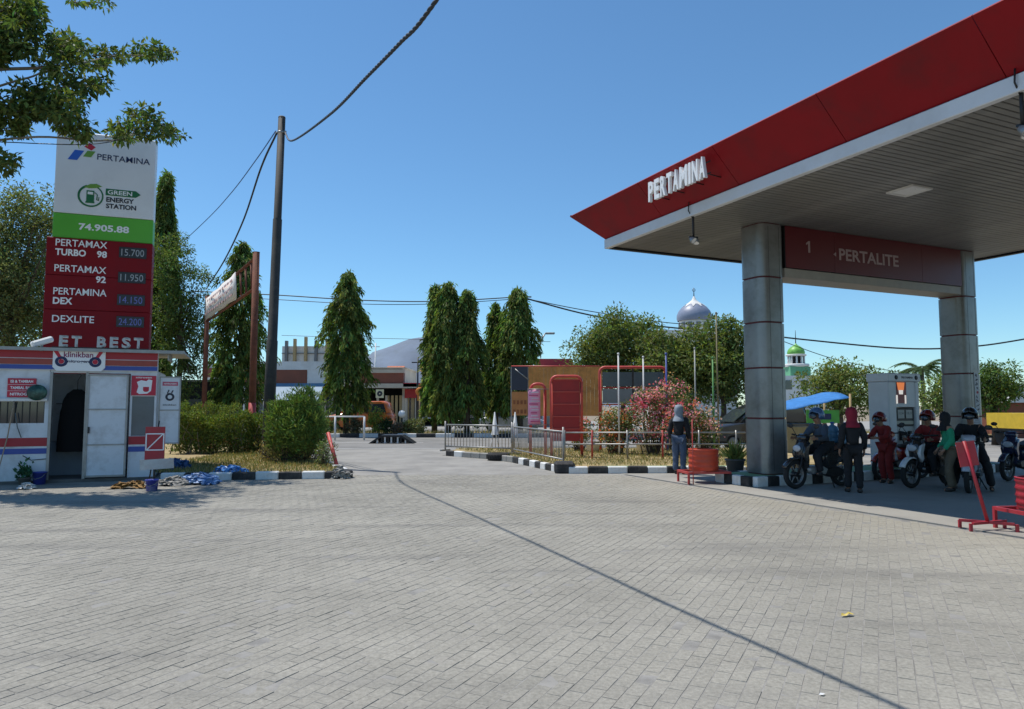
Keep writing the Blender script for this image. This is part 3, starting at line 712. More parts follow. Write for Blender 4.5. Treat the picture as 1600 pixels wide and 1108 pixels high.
# green energy emblem
zc_ = zt(302); ex = .86
LGD = mat('emblem_green', (.015, .15, .055), .5, var=.04)
b = MB(); n = 40
for k in range(n):
    a0, a1 = R(78 - 330 * k / n), R(78 - 330 * (k + 1) / n)
    w0, w1 = .018 + .03 * k / n, .018 + .03 * (k + 1) / n
    rr = .30
    P = [(ex + (rr - w0) * math.cos(a0), FY - .006, zc_ + (rr - w0) * math.sin(a0)), (ex + (rr + .012) * math.cos(a0), FY - .006, zc_ + (rr + .012) * math.sin(a0)),
         (ex + (rr + .012) * math.cos(a1), FY - .006, zc_ + (rr + .012) * math.sin(a1)), (ex + (rr - w1) * math.cos(a1), FY - .006, zc_ + (rr - w1) * math.sin(a1))]
    b.add(P, [(0, 1, 2, 3)])
b.build('emblem_ring', LGD, wp)
tile('emblem_leaf', [(ex - .17, zc_ + .23), (ex - .02, zc_ + .33), (ex + .13, zc_ + .35), (ex + .27, zc_ + .29), (ex + .12, zc_ + .23), (ex - .04, zc_ + .21)], LG, wp)
tile('emblem_pump', [(ex - .12, zc_ - .2), (ex + .1, zc_ - .2), (ex + .1, zc_ - .17), (ex + .085, zc_ - .15), (ex + .085, zc_ + .15), (ex - .1, zc_ + .15), (ex - .1, zc_ - .15), (ex - .12, zc_ - .17)], LGD, wp)
tile('emblem_window', [(ex - .07, zc_ + .04), (ex + .06, zc_ + .04), (ex + .06, zc_ + .11), (ex - .07, zc_ + .11)], WHT, wp, FY - .006)
b = MB(); b.tube([(ex + .1, FY - .006, zc_ + .1), (ex + .16, FY - .006, zc_ + .05), (ex + .15, FY - .006, zc_ - .1), (ex + .19, FY - .006, zc_ - .12), (ex + .2, FY - .006, zc_ - .02)], .012, 5); b.build('emblem_hose', LGD, wp)
tile('name_bar', [(1.22, zc_ + .06), (1.96, zc_ + .06), (2.08, zc_ + .15), (1.96, zc_ + .245), (1.22, zc_ + .245)], LGD, wp)
text('lettering', 'GREEN', .60, .12, wp, (1.27, FY - .008, zc_ + .152), FRONT, WHT, .004, .02, 'L')
text('lettering', 'ENERGY', .68, .135, wp, (1.24, FY, zc_ - .055), FRONT, INK, .006, .03, 'L')
text('lettering', 'STATION', .74, .135, wp, (1.24, FY, zc_ - .235), FRONT, INK, .006, .03, 'L')
text('lettering', '74.905.88', 1.22, .19, gp, (1.22, FY - .003, (Z_G + Z_R)/2 - .0), FRONT, WHT, .006, .03)
FR = -.101
LEDB = mat('display_black', (.018, .018, .022), .35, var=.1); LEDW = mat('display_segment', (.36, .37, .39), .5, var=.3, scale=12); LEDU = mat('display_blue_segment', (.16, .17, .45), .5, var=.3, scale=12)
rows = [(['PERTAMAX', ('TURBO', '98')], 390, '15.700', LEDW), (['PERTAMAX', (None, '92')], 430, '11.950', LEDW),
        (['PERTAMINA', ('DEX', None)], 466, '14.150', LEDU), (['DEXLITE'], 501, '24.200', LEDU)]
for i, (tx_, yp, price, lm) in enumerate(rows):
    zr = zt(yp - 6) - .05; par = rps[min(i, 3)]
    par = min(rps, key=lambda o: abs(sum(v.co.z for v in o.data.vertices) / len(o.data.vertices) - zr))
    two = len(tx_) == 2; zu = zr + (.14 if two else 0)
    text('lettering', tx_[0], {'PERTAMAX': 1.22, 'PERTAMINA': 1.25, 'DEXLITE': .98}[tx_[0]], .185, par, (.10, FR, zu), FRONT, WHT, .006, .008, 'L')
    if two:
        l, r_ = tx_[1]
        if l: text('lettering', l, .72 if l == 'TURBO' else .45, .185, par, (.10, FR, zr - .12), FRONT, WHT, .006, .03, 'L')
        if r_: text('lettering', r_, .24, .185, par, (1.32, FR, zr - .12), FRONT, WHT, .006, .03, 'R')
    zd = zr - .02
    d = MB().box((1.95, FR - .005, zd), (.68, .03, .30), bevel=.008).build('price_display', LEDB, par)
    text('digits', price, .56, .19, d, (1.95, FR - .021, zd), FRONT, lm, .003, .0)

# ================================================================== NITROGEN KIOSK
KT = R(22); KO = ground(240, 749.5); KO.z = 0
kio = empty('tyre_kiosk', KO, KT, 'small white tyre service kiosk with red and blue stripes and open doorway', 'kiosk'); kio.scale = (1.06, 1, 1); bpy.context.view_layer.update()
KW = mat('kiosk_white', (.66, .69, .72), .5, var=.05, scale=1.2, dirt=(.32,.31,.29), dirt_amt=.6, dirt_scale=2.2)
KR = mat('kiosk_red', (.38, .02, .03), .5, var=.1, scale=2); KB = mat('kiosk_blue', (.045, .085, .34), .5, var=.1, scale=2)
KD = 2.3; KL = -4.6; KH = 2.72
MB().box((KL/2, KD/2, .03), (-KL, KD, .08)).build('floor_slab', CONC_D, kio)
def wall(x0, x1, z0, z1, m=KW, y=.03, t=.06, nm='wall_panel', par=kio): return MB().box(((x0+x1)/2, y, (z0+z1)/2), (x1-x0, t, z1-z0)).build(nm, m, par)
wall(KL, -2.80, .07, 2.42); wall(-2.80, -1.95, .07, 1.28); wall(-2.80, -2.03 + .08, 1.74, 2.42); wall(-2.02, -1.94, 1.28, 1.74)
wall(-.50, 0, .07, .98)
wall(-.50, -.46, .98, 2.42); wall(-.04, 0, .98, 2.42); wall(-.46, -.04, 1.86, 2.42)
gl = wall(-.46, -.04, .98, 1.86, mat('dusty_glass', (.10, .12, .14), .18, var=.15, scale=2), .035, .012, 'window_pane')
wg = wall(-2.80, -2.02, 1.28, 1.74, GLASS, .05, .012, 'window_pane')
for k in range(7): MB().box((-2.78 + k * .125, .028, 1.51), (.012, .012, .46)).build('window_bar', DARKM, kio)
MB().box((-2.42, -.01, 1.775), (.9, .14, .05)).build('window_ledge', WHITE, kio)
MB().box((KL + .03, KD/2, 1.25), (.06, KD - .1, 2.36)).build('side_wall', KW, kio)
MB().box((-.03, KD/2 + .04, 1.25), (.06, KD - .16, 2.36)).build('side_wall', KW, kio)
MB().box((KL/2, KD - .03, 1.25), (-KL - .14, .06, 2.36)).build('back_wall', KW, kio)
wall(-1.94, -.50, 2.36, 2.42)
# stripes
for (a, b) in ((KL, -1.95), (-.50, 0)):
    wall(a, b, .79, .97, KR, -.004, .008, 'red_stripe'); wall(a, b, .63, .745, KB, -.004, .008, 'blue_stripe')
# header with stripes
hd = MB().box((KL/2, .0, 2.63), (-KL + .02, .12, .42)).build('header', KW, kio)
wall(KL, 0, 2.67, 2.84, KR, -.064, .008, 'red_stripe', hd); wall(KL, 0, 2.53, 2.655, mat('kiosk_red_brown', (.34, .06, .04), .5), -.064, .008, 'red_stripe', hd); wall(KL, 0, 2.43, 2.522, KB, -.064, .008, 'blue_stripe', hd)
# roof sheet with slight overhang
rf = MB().box((KL/2 + .17, KD/2 + .05, 2.875), (-KL + .7, KD + .45, .045), rot=(.02, .0, 0)).build('roof', mat('zinc_roof', (.42, .43, .44), .45, .5, var=.12, dirt=(.25,.22,.2), dirt_amt=.5), kio)
MB().box((KL/2 + .17, -.19, 2.855), (-KL + .7, .03, .07)).build('roof_trim', GALV, rf)
for k in range(5): MB().box((KL + .3 + k * 1.1, -.10, 2.83), (.04, .16, .03)).build('roof_bracket', GALV, rf)
MB().box((.2, .5, 2.76), (.03, 1.0, .16)).build('roof_bracket', GALV, rf)
# door leaf swung half open
dr = MB().box((0, 0, 0), (.74, .035, 2.24)).build('door', KW, kio, (-.90, -.035, 1.22), (0, 0, R(-3)))
for (cx, cz, w, h) in ((0, 1.10, .74, .04), (0, .35, .74, .03), (0, -.42, .74, .03), (0, -1.10, .74, .04), (-.355, 0, .03, 2.2), (.355, 0, .03, 2.2)):
    MB().box((cx, -.026, cz), (w, .018, h)).build('door_rail', GALV, dr)
MB().box((-.32, -.05, -.1), (.03, .05, .14)).build('handle', DARKM, dr)
for x in (-1.92, -1.29): MB().box((x, .0, 1.22), (.05, .07, 2.3)).build('door_frame', GALV, kio)
# inside: counter and hanging jacket
MB().box((-1.6, 1.4, .45), (1.2, .5, .76)).build('counter', mat('counter_paint', (.25, .3, .36), .6), kio)
for k in range(3): MB().box((-1.75 + k*.26, 1.35, .91), (.18, .2, .16 + .05*k)).build('stored_box', (BLUE_P, CONC, RED_F)[k], kio)
MB().box((-1.55, 2.2, 1.7), (1.3, .22, .03)).build('shelf', GALV, kio)
for k in range(5): MB().lathe([(0, 0), (.05, 0), (.05, .16), (.02, .2), (0, .2)], (-2.0 + k*.2, 2.18, 1.72), 10).build('stored_bottle', (WHITE, BLUE_P, ORANGE, WHITE, GREEN_S)[k], kio)
jk = empty('hanging_jacket', kio.matrix_basis @ Vector((-1.58, .75, .62)), KT, 'black jacket hanging in the kiosk doorway', 'jacket')
jb = MB(); prof = [(0, .36), (.25, .36), (.6, .35), (.9, .33), (1.15, .28), (1.3, .2), (1.4, .08)]
n = 18; V_ = []; F_ = []
for i, (z, r) in enumerate(prof):
    for j in range(n):
        a = 2*math.pi*j/n; w = 1 + .10*math.sin(5*a + i*.4)
        V_.append((r*math.cos(a)*w, r*.38*math.sin(a)*w, z))
for i in range(len(prof)-1):
    for j in range(n): F_.append((i*n+j, i*n+(j+1)%n, (i+1)*n+(j+1)%n, (i+1)*n+j))
jb.add(V_, F_, True); jb.build('cloth', mat('black_cloth', (.008, .008, .009), .9, var=.2), jk)
MB().tube([(0, 0, 1.36), (.0, 0, 1.6), (.06, 0, 1.72), (0, .0, 1.78)], .008, 5).build('hanger_hook', DARKM, jk)
# signs on the kiosk
kb = MB().prism([(-1.90, 2.48), (-1.83, 2.40), (-1.04, 2.40), (-.97, 2.48), (-.97, 2.83), (-1.90, 2.83)], -.105, -.070).build('name_board', WHITE_CLEAN, kio)
text('lettering', 'klinikban', .52, .12, kb, (-1.45, -.107, 2.755), FRONT, mat('purple_ink', (.25, .02, .10), .5), .004, .012)
text('lettering', 'nitrogen', .38, .075, kb, (-1.45, -.107, 2.60), FRONT, NAVY, .004, .02)
for s in (-1, 1):
    MB().prism([(-1.45 + s*.45, 2.84), (-1.45 + s*.37, 2.84), (-1.45 + s*.28, 2.66), (-1.45 + s*.33, 2.64)], -.112, -.105).build('brand_mark', LR, kb)
    w_ = MB().lathe([(.055, -.002), (.06, -.010), (.105, -.010), (.112, -.002)], (-1.45 + s*.30, -.105, 2.60), 20, 'Y').build('wheel_mark', NAVY, kb)
    MB().lathe([(0, -.008), (.05, -.006)], (-1.45 + s*.30, -.105, 2.60), 14, 'Y').build('hub_mark', LR, kb)
rs = MB().box((-2.42, -.02, 2.03), (.48, .03, .40)).build('service_board', mat('board_red', (.50, .02, .05), .5), kio)
for k, s in enumerate(('ISI & TAMBAH', 'TAMBAL BAN', 'NITROGEN')):
    text('lettering', s, .38, .06, rs, (-2.42, -.036, 2.165 - k*.135), FRONT, WHT, .003, .03)
    if k: MB().box((-2.42, -.036, 2.165 - k*.135 + .068), (.48, .003, .006)).build('rule_line', WHT, rs)
po = MB().box((-.25, -.012, 2.10), (.46, .02, .44)).build('poster', mat('poster_red', (.52, .02, .05), .5), kio)
MB().prism([(-.38, 1.95), (-.33, 1.91), (-.18, 1.92), (-.11, 1.98), (-.09, 2.22), (-.16, 2.24), (-.2, 2.2), (-.3, 2.22), (-.38, 2.18), (-.35, 2.08)], -.026, -.021).build('poster_patch', WHT, po)
MB().prism([(-.26, 1.99), (-.23, 1.96), (-.18, 1.96), (-.15, 1.99), (-.15, 2.07), (-.26, 2.07)], -.030, -.025).build('poster_emblem', LR, po)
text('lettering', 'nitrogen', .3, .05, po, (-.25, -.024, 2.275), FRONT, WHT, .002, .02)
# side leaf swung out beyond the corner
sd_ = MB().box((0, 0, 0), (.42, .03, 1.52)).build('side_leaf', KW, kio, (.25, .10, 1.55), (0, 0, R(-4)))
for (cx, cz, w, h) in ((0, .75, .42, .03), (0, .0, .42, .025), (0, -.75, .42, .03), (-.2, 0, .025, 1.5), (.2, 0, .025, 1.5)):
    MB().box((cx, -.022, cz), (w, .016, h)).build('door_rail', GALV, sd_)
MB().box((0, -.02, .6), (.3, .006, .09)).build('sticker_band', mat('sticker_pink', (.5, .08, .14), .5), sd_)
text('lettering', 'NITROGEN', .24, .035, sd_, (0, -.026, .6), FRONT, WHT, .002, .02)
MB().lathe([(.045, 0), (.05, -.006), (.085, -.006), (.09, 0)], (0, -.017, .30), 18, 'Y').build('sticker_ring', INK, sd_)
MB().tube([(-.05, -.02, .38), (-.02, -.02, .46)], .012, 5).build('sticker_mark', INK, sd_); MB().tube([(.03, -.02, .39), (.06, -.02, .45)], .012, 5).build('sticker_mark', INK, sd_)
text('lettering', 'klinikban', .26, .04, sd_, (0, -.017, .12), FRONT, INK, .002, .01)
# roof letters
for k, (c, w) in enumerate((('E', .15), ('T', .17), (' ', .08), ('B', .16), ('E', .15), ('S', .16), ('T', .17))):
    if c == ' ': continue
    x = -1.72 + k * .225
    text('roof_letter', c, w, .24, kio, (x, -.10, 3.035), (math.pi/2 - .1, 0, 0), mat('letter_face', (.50, .52, .50), .5, var=.2, dirt=(.03,.04,.04), dirt_amt=.9, dirt_scale=6), .07, .03)
MB().box((-1.05, -.09, 2.905), (1.75, .05, .03)).build('letter_rail', DARKM, kio)
# hose and rag at the window
MB().tube([(-2.52, -.06, 1.78), (-2.56, -.09, 1.4), (-2.6, -.1, 1.0), (-2.68, -.14, .5), (-2.75, -.2, .1)], .012, 6).build('air_hose', mat('hose_tan', (.35, .26, .18), .7), kio)
MB().tube([(-2.50, -.06, 1.5), (-2.45, -.08, 1.2), (-2.38, -.06, .98)], .01, 6).build('air_hose', mat('hose_grey', (.12, .14, .14), .7), kio)
MB().tube([(-2.35, -.02, .6), (-2.2, -.03, .5), (-1.95, -.02, .52)], .008, 5).build('cable', BLACK, kio)
bagm = MB().sphere((0, 0, 0), .2, 14, 9, (.95, .35, .85))
bag = tag(bagm.build('helmet_bag', mat('dark_green_bag', (.012, .06, .045), .35, var=.5, scale=9, dirt=(.15,.3,.22), dirt_amt=.5, dirt_scale=8), None, kio.matrix_basis @ Vector((-2.14, -.12, 1.93)), (0, 0, KT)), 'dark green helmet hanging beside the red service board', 'helmet')
cctv = empty('loudspeaker_horn', kio.matrix_basis @ Vector((-2.12, .0, 2.89)), KT + R(30), 'white horn shaped unit on the kiosk roof beside the totem', 'speaker')
MB().box((0, 0, .13), (.42, .16, .13), rot=(0, R(-22), 0), bevel=.03).build('housing', WHITE, cctv); MB().tube([(0, 0, 0), (0, 0, .1)], .025, 6).build('mount', GALV, cctv)

# things standing around the kiosk
def bucket(loc, r, h, m, label, grp=None):
    o = empty('bucket', loc, 0, label, 'bucket', grp)
    MB().lathe([(0, .0), (r*.82, 0), (r, h), (r*1.05, h), (r*1.05, h-.02), (r*.97, h-.02), (r*.8, .02), (0, .02)], n=18).build('pail', m, o)
    MB().tube([(r, 0, h*.9), (r*.8, -r*.7, h*.6), (0, -r*1.1, h*.45), (-r*.8, -r*.7, h*.6), (-r, 0, h*.9)], .006, 5).build('handle', GALV, o)
    return o
bk = mat('blue_plastic', (.045, .06, .32), .4, var=.1)
bucket(kio.matrix_basis @ Vector((-2.02, -.15, 0)), .13, .26, bk, 'blue bucket against the kiosk wall left of the doorway')
pb = ground(237, 767)
bucket(pb, .12, .22, mat('paint_pail', (.06, .07, .40), .4, var=.15, dirt=(.75,.75,.75), dirt_amt=.6, dirt_scale=4), 'blue paint pail with white drips below the red slashed sign')
pot = empty('potted_plant', kio.matrix_basis @ Vector((-2.26, -.22, 0)), 0, 'small dark green potted plant against the kiosk wall', 'plant')
MB().lathe([(0, 0), (.09, 0), (.12, .16), (.13, .16), (.12, .14), (0, .14)], n=14).build('pot', CONC_D, pot)
P_ = RNG.normal(0, .06, (160, 3)) * np.array([1, 1, 1.3]) + np.array([0, 0, .26]); link('foliage', leaf_mesh('foliage', P_, RNG.normal(size=(160, 3)) + np.array([0,0,.6]), .1, .05, leaf_cols(160, (.03, .08, .04)), LEAF_S), None, pot)
# red square sign with white slash on a pole
sg = empty('slashed_sign', ground(240, 764), R(14), 'red board with white outlined slash on a short stand by the kiosk', 'sign')
MB().tube([(0, 0, 0), (0, 0, .6)], .022, 6).build('post', BLACK, sg); MB().tube([(-.12, .05, 0), (.05, .05, 1.35)], .014, 6).build('post', BLACK, sg)
br_ = MB().box((0, -.02, .90), (.36, .02, .66)).build('board', RED_B, sg)
for (x, z, w, h) in ((0, .77, .32, .022), (0, 1.09, .32, .022), (-.16, .93, .022, .34), (.16, .93, .022, .34)): MB().box((x, -.034, z), (w, .008, h)).build('outline', WHT, br_)
MB().box((0, -.034, .93), (.02, .006, .42), rot=(0, R(43), 0)).build('slash', WHT, br_)
lb = MB().box((.05, -.03, .49), (.62, .02, .2), rot=(0, R(-3), 0)).build('lower_plate', mat('bare_plate', (.5, .5, .48), .5, .2, var=.2, dirt=(.3,.12,.1), dirt_amt=.6), sg)
# crumpled tarpaulins, rubble
def crumple(name, loc, sx, sy, h, m, label, cat, seed, rz=0):
    rg = np.random.default_rng(seed); nx, ny = 26, 20; V = []; Q = []
    ph = rg.uniform(0, 6.28, 8); fx = rg.uniform(4, 15, 8); fy = rg.uniform(4, 15, 8)
    for j in range(ny):
        for i in range(nx):
            u, v = i/(nx-1)*2-1, j/(ny-1)*2-1; e = max(0, 1 - u*u*.9 - v*v*.9)
            a = sum(math.sin(fx[k]*u + fy[k]*v + ph[k])/(1+.2*k) for k in range(8)) / 3.2
            V.append((sx*u*(1+.12*math.sin(3*v+ph[0])) + .04*rg.normal(), sy*v*(1+.15*math.sin(3*u+ph[1])) + .04*rg.normal(), max(.005, h*e**.6*(.65+.55*abs(a)) + .012)))
    for j in range(ny-1):
        for i in range(nx-1): a = j*nx+i; Q.append((a, a+1, a+nx+1, a+nx))
    o = link(name, np_mesh(name, np.array(V), np.array(Q), m), None, None, loc, (0, 0, rz)); return tag(o, label, cat)
crumple('tarpaulin', ground(272, 742) + Vector((0, .1, .02)), .30, .3, .42, mat('navy_tarpaulin', (.02, .09, .26), .4, var=.3, scale=6), 'dark blue bundled tarpaulin beside the kiosk corner', 'tarpaulin', 3)
crumple('tarpaulin', ground(356, 748) + Vector((0, .15, .06)), .46, .28, .24, BLUE_T, 'bright blue crumpled tarpaulin lying over the painted kerb', 'tarpaulin', 5)
crumple('tarpaulin', ground(312, 756) + Vector((0, -.02, .0)), .40, .22, .22, mat('pale_blue_tarpaulin', (.16, .28, .50), .45, var=.3, scale=6), 'pale blue tarpaulin heap at the end of the kerb', 'tarpaulin', 8)
crumple('sack_heap', ground(205, 763), .34, .13, .13, mat('ochre_sack', (.24, .13, .035), .8, var=.3, scale=8), 'ochre brown sack lying below the kiosk wall', 'sack', 9, .2)
crumple('rubble_slab', ground(268, 758), .36, .2, .16, CONC, 'grey broken concrete slab beside the paint pail', 'slab', 10)
crumple('rubble_block', ground(530, 748) + Vector((0, .1, 0)), .22, .18, .24, CONC, 'broken concrete lump at the end of the painted kerb', 'rubble', 12)
crumple('cloth_scrap', ground(42, 764), .12, .1, .1, WHITE, 'small pale cloth scrap on the ground before the potted plant', 'cloth', 14)
# fallen yellow leaf
lf = MB(); lf.add([(-.10,-.01,.012), (-.05,.03,.03), (0,.025,.014), (.07,.045,.03), (.12,0,.008), (.06,-.03,.018), (.02,-.022,.03), (-.04,-.035,.012)], [(0,1,2,7), (2,3,4,5), (2,5,6,7)])
lf.v = [(x*.62, y*.62, z*.7) for x, y, z in lf.v]
tag(lf.build('fallen_leaf', mat('yellow_leaf', (.62, .48, .12), .7, var=.2, scale=20), None, ground(1323, 963) + Vector((0, 0, .004)), (0, 0, .3)), 'curled yellow fallen leaf on the grey pavers', 'leaf')
lf2 = MB(); lf2.add([(-.035,0,.006), (0,.018,.014), (.04,0,.008), (0,-.02,.010)], [(0,1,2,3)])
lf2.v = [(x*.6, y*.6, z*.6) for x, y, z in lf2.v]
tag(lf2.build('paper_scrap', WHITE, None, ground(1284, 1087) + Vector((0, 0, .004)), (0, 0, .3)), 'tiny pale paper scrap on the pavers near the bottom edge', 'paper')

# ================================================================== UTILITY POLE AND CABLES
pbase = ground(417, 727); pbase.z = 0
ptop = at(440.5, 184, pbase.y - .05)
up_ = empty('utility_pole', pbase, 0, 'tall dark utility pole rising out of the round bush', 'pole')
rel = ptop - pbase; PT = Vector((rel.x, rel.y, rel.z))
POLE = mat('pole_steel', (.036, .036, .033), .75, .0, var=.25, scale=3, dirt=(.12,.10,.08), dirt_amt=.5, dirt_scale=2)
MB().tube([(0, 0, -.1), PT * .35, PT * .352, PT * .7, PT * .702, PT], [.165, .15, .135, .125, .11, .10], 14).build('shaft', POLE, up_)
MB().lathe([(0, .04), (.09, .03), (.105, 0)], PT, 14).build('cap', POLE, up_)
MB().tube([PT * .955 + Vector((-.16, 0, 0)), PT * .955 + Vector((.16, -.05, .02))], .025, 6).build('clamp', GALV, up_)
MB().lathe([(.11, -.03), (.118, -.03), (.118, .03), (.11, .03)], PT * .955, 14).build('band', GALV, up_)
att = pbase + PT * .955
def smooth_path(pts, n=40):
    P = [Vector(p) for p in pts]; out = []
    P = [P[0]*2 - P[1]] + P + [P[-1]*2 - P[-2]]; m = len(P) - 3
    for k in range(m):
        for i in range(n // m + 1):
            t = i / (n // m + 1); a, b, c, d = P[k:k+4]
            out.append(.5*((2*b) + (c-a)*t + (2*a-5*b+4*c-d)*t*t + (3*b-a-3*c+d)*t*t*t))
    out.append(P[-2]); return out
def cable(name, pts, r, m, label, grp=None, twist=0, n=60):
    path = smooth_path(pts, n)
    if twist:
        o = empty(name, (0, 0, 0), 0, label, 'cable', grp)
        for s in range(twist):
            q = []
            L_ = 0
            for i, p in enumerate(path):
                if i: L_ += (p - path[i-1]).length
                a = L_ * 2*math.pi/.42 + s * 2*math.pi/twist
                q.append(p + Vector((math.cos(a)*.6, math.cos(a)*.3, math.sin(a))) * r * .75)
            MB().tube(q, r, 5).build('strand', m, o)
        return o
    b = MB().tube(path, r, 5); return tag(b.build(name, m), label, 'cable', grp)
CAB = mat('cable_black', (.016, .016, .018), .55, var=.1); CABB = mat('cable_blue', (.05, .13, .32), .5, var=.1)
cable('twisted_service_cable', [tuple(att + Vector((.12, -.05, 0))), (-5.32, 16.64, 8.06), (-3.3, 12.4, 6.91), (-2.087, 9.77, 6.34), (-1.353, 8.18, 6.0), (-.916, 7.21, 5.8), (.07, 4.97, 5.6), (1.15, 2.5, 5.5), (3.1, -2.0, 5.9)], .016, CAB, 'thick twisted black cable sweeping up from the pole towards the viewer', None, 3, 500)
cable('service_cable', [tuple(att + Vector((-.14, 0, -.03))), at(408, 262, 21), at(380, 345, 25), at(350, 408, 30), at(322, 452, 37)], .03, CAB, 'black cable dropping from the pole towards the rusty billboard')
cable('service_cable', [tuple(att + Vector((-.16, 0, .05))), at(400, 250, 22), at(360, 303, 26), at(316, 350, 32), at(240, 420, 44)], .018, CABB, 'thin blue cable slanting down left from the pole top')
cable('service_cable', [at(-200, 216, 13.6), at(0, 222, 14.2), at(60, 224.5, 14.5), at(119, 226, 14.9), at(165, 223, 15.6), at(200, 214, 16.6)], .011, CAB, 'thin dark cable crossing in front of the totem head')

# ================================================================== RUSTY BILLBOARD
br = ground(394, 711); Dr = 24.0; b_r = at(394, 640, Dr); bdir = Vector((-.518, .855, 0)); sl_ = 11.3
bb = empty('billboard_frame', (b_r.x, b_r.y, 0), math.atan2(bdir.y, bdir.x), 'rusty two post frame carrying a faded white banner above the hedge', 'billboard')
HB = at(394, 394, Dr).z
for x in (0, sl_):
    p = MB().tube([(x, 0, 0), (x, 0, HB)], .115, 10).build('post', RUST, bb)
    MB().tube([(x, 0, 0), (x, 0, 1.75)], .12, 10).build('painted_foot', RED_F, p)
    MB().lathe([(0, .02), (.125, 0)], (x, 0, HB), 10).build('post_cap', RUST, p)
for z in (HB - .18, HB - 1.25): MB().tube([(0, 0, z), (sl_, 0, z)], .055, 7).build('rail', RUST, bb)
for x in (.9, 1.9, 2.9): MB().tube([(x, 0, HB - .18), (x - .3, 0, HB - 1.25)], .035, 6).build('lattice_strut', RUST, bb)
bn = MB(); n = 14; V_ = []; F_ = []
for i in range(n + 1):
    x = 3.1 + (sl_ - 3.3) * i / n
    for z in (HB - .2, HB - .72, HB - 1.24): V_.append((x, .10 + .03*math.sin(i*1.3+z*3), z))
for i in range(n):
    for k in range(2): a = i*3+k; F_.append((a, a+1, a+4, a+3))
bn.add(V_, F_, True); bnr = bn.build('banner', mat('faded_banner', (.74, .70, .66), .7, var=.06, scale=1.2), bb)
sm = bnr.modifiers.new('thick', 'SOLIDIFY'); sm.thickness = .02
pk = mat('faded_pink_print', (.62, .42, .40), .7, var=.3)
for r_ in range(3):
    x = 3.7
    while x < sl_ - .9:
        w = random.uniform(.25, .7); MB().box((x + w/2, .155, HB - .42 - r_ * .28), (w, .006, .09)).build('print_mark', pk, bnr); x += w + random.uniform(.12, .3)

# ================================================================== HEDGE, BUSH, LEANING POST
def hedge(name, base, lx, ly, h, n, label, rz, cols):
    o = empty(name, base, rz, label, 'hedge')
    P = RNG.uniform(0, 1, (n, 3)); f = RNG.integers(0, 4, n)
    P[f == 0, 2] = 1 - RNG.random((f == 0).sum()) ** 2 * .2; P[f == 1, 1] = RNG.random((f == 1).sum()) ** 2 * .3
    wav = .09*np.sin(P[:, 0]*14) + .06*np.sin(P[:, 0]*31 + P[:, 1]*7) + .05*np.sin(P[:, 1]*12)
    pos = np.stack([(P[:, 0])*lx + wav*.5, P[:, 1]*ly + .12*np.sin(P[:, 0]*11)*(1-P[:, 1]), .05 + P[:, 2]*h*(1 + wav)], 1) + RNG.normal(0, .03, (n, 3))
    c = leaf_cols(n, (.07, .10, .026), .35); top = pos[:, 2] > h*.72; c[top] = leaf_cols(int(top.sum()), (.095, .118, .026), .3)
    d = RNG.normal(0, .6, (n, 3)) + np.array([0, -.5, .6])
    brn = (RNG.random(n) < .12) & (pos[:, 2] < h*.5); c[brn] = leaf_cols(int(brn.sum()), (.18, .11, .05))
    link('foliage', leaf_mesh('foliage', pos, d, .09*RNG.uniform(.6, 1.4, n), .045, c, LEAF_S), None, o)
    t = MB()
    for i in range(60):
        x, y = random.uniform(0, lx), random.uniform(.1, ly); t.tube([(x, y, 0), (x + random.gauss(0, .1), y + random.gauss(0, .1), h*.5), (x + random.gauss(0, .2), y + random.gauss(0, .15), h*.93)], [.022, .014, .005], 5, caps=False)
    t.build('stems', BARK_L, o); return o
h0 = ground(262, 717); hedge('clipped_hedge', (h0.x, h0.y, .13), 3.6, 1.7, 1.08, 18000, 'clipped yellow green hedge between the kiosk and the round bush', R(5), None)
h1 = at(262, 640, 28.5); hedge('clipped_hedge', (h1.x, h1.y, .13), 2.6, 1.2, 1.42, 6000, 'taller clipped hedge behind at the foot of the far billboard post', R(3), None)
bb0 = ground(462, 731)
rb_ = bush('round_bush', (bb0.x, bb0.y + .3, .13), [(.05, 0, 1.05, .86, .8, .85), (-.15, -.05, .75, .8, .7, .62), (-.62, -.1, .95, .42, .4, .8), (.3, 0, .8, .62, .55, .6), (.1, 0, 1.55, .55, .5, .55), (-.6, -.1, 1.4, .3, .3, .6)], 400, 40, .17, .03, (.10, .145, .036), 'round leafy bush with narrow leaves around the pole base', 'bush', None, .2, 60, -.7); rb_.scale = (.84, 1, .97)
bt = bush('ragged_undergrowth', (bb0.x - .3, bb0.y + .15, .13), [(0, 0, .35, .9, .35, .4), (.9, .05, .22, .5, .3, .3)], 90, 22, .12, .025, (.16, .13, .055), 'brown dry undergrowth at the foot of the round bush', 'bush', None, .16, 40, -.3)
lp = ground(528, 737)
tag(MB().tube([(0, 0, .02), (-.42, .6, .92)], .05, 8).build('leaning_post', RED_F, None, (lp.x, lp.y, .02)), 'faded red post leaning over at the end of the lawn', 'post')
tag(MB().tube([(0, 0, 0), (0, 0, .6)], .04, 8).build('stub_post', RED_F, None, tuple(at(471, 712, 19.6).xy) + (.13,)), 'short red stub post showing behind the round bush', 'post')
for k in range(1):
    bush('small_weed', (lp.x - .35, lp.y + .1, .1), [(0, 0, .3, .22, .2, .35)], 30, 16, .08, .03, (.10, .12, .045), 'thin weed growing beside the leaning red post', 'weed', None, .1, 12)

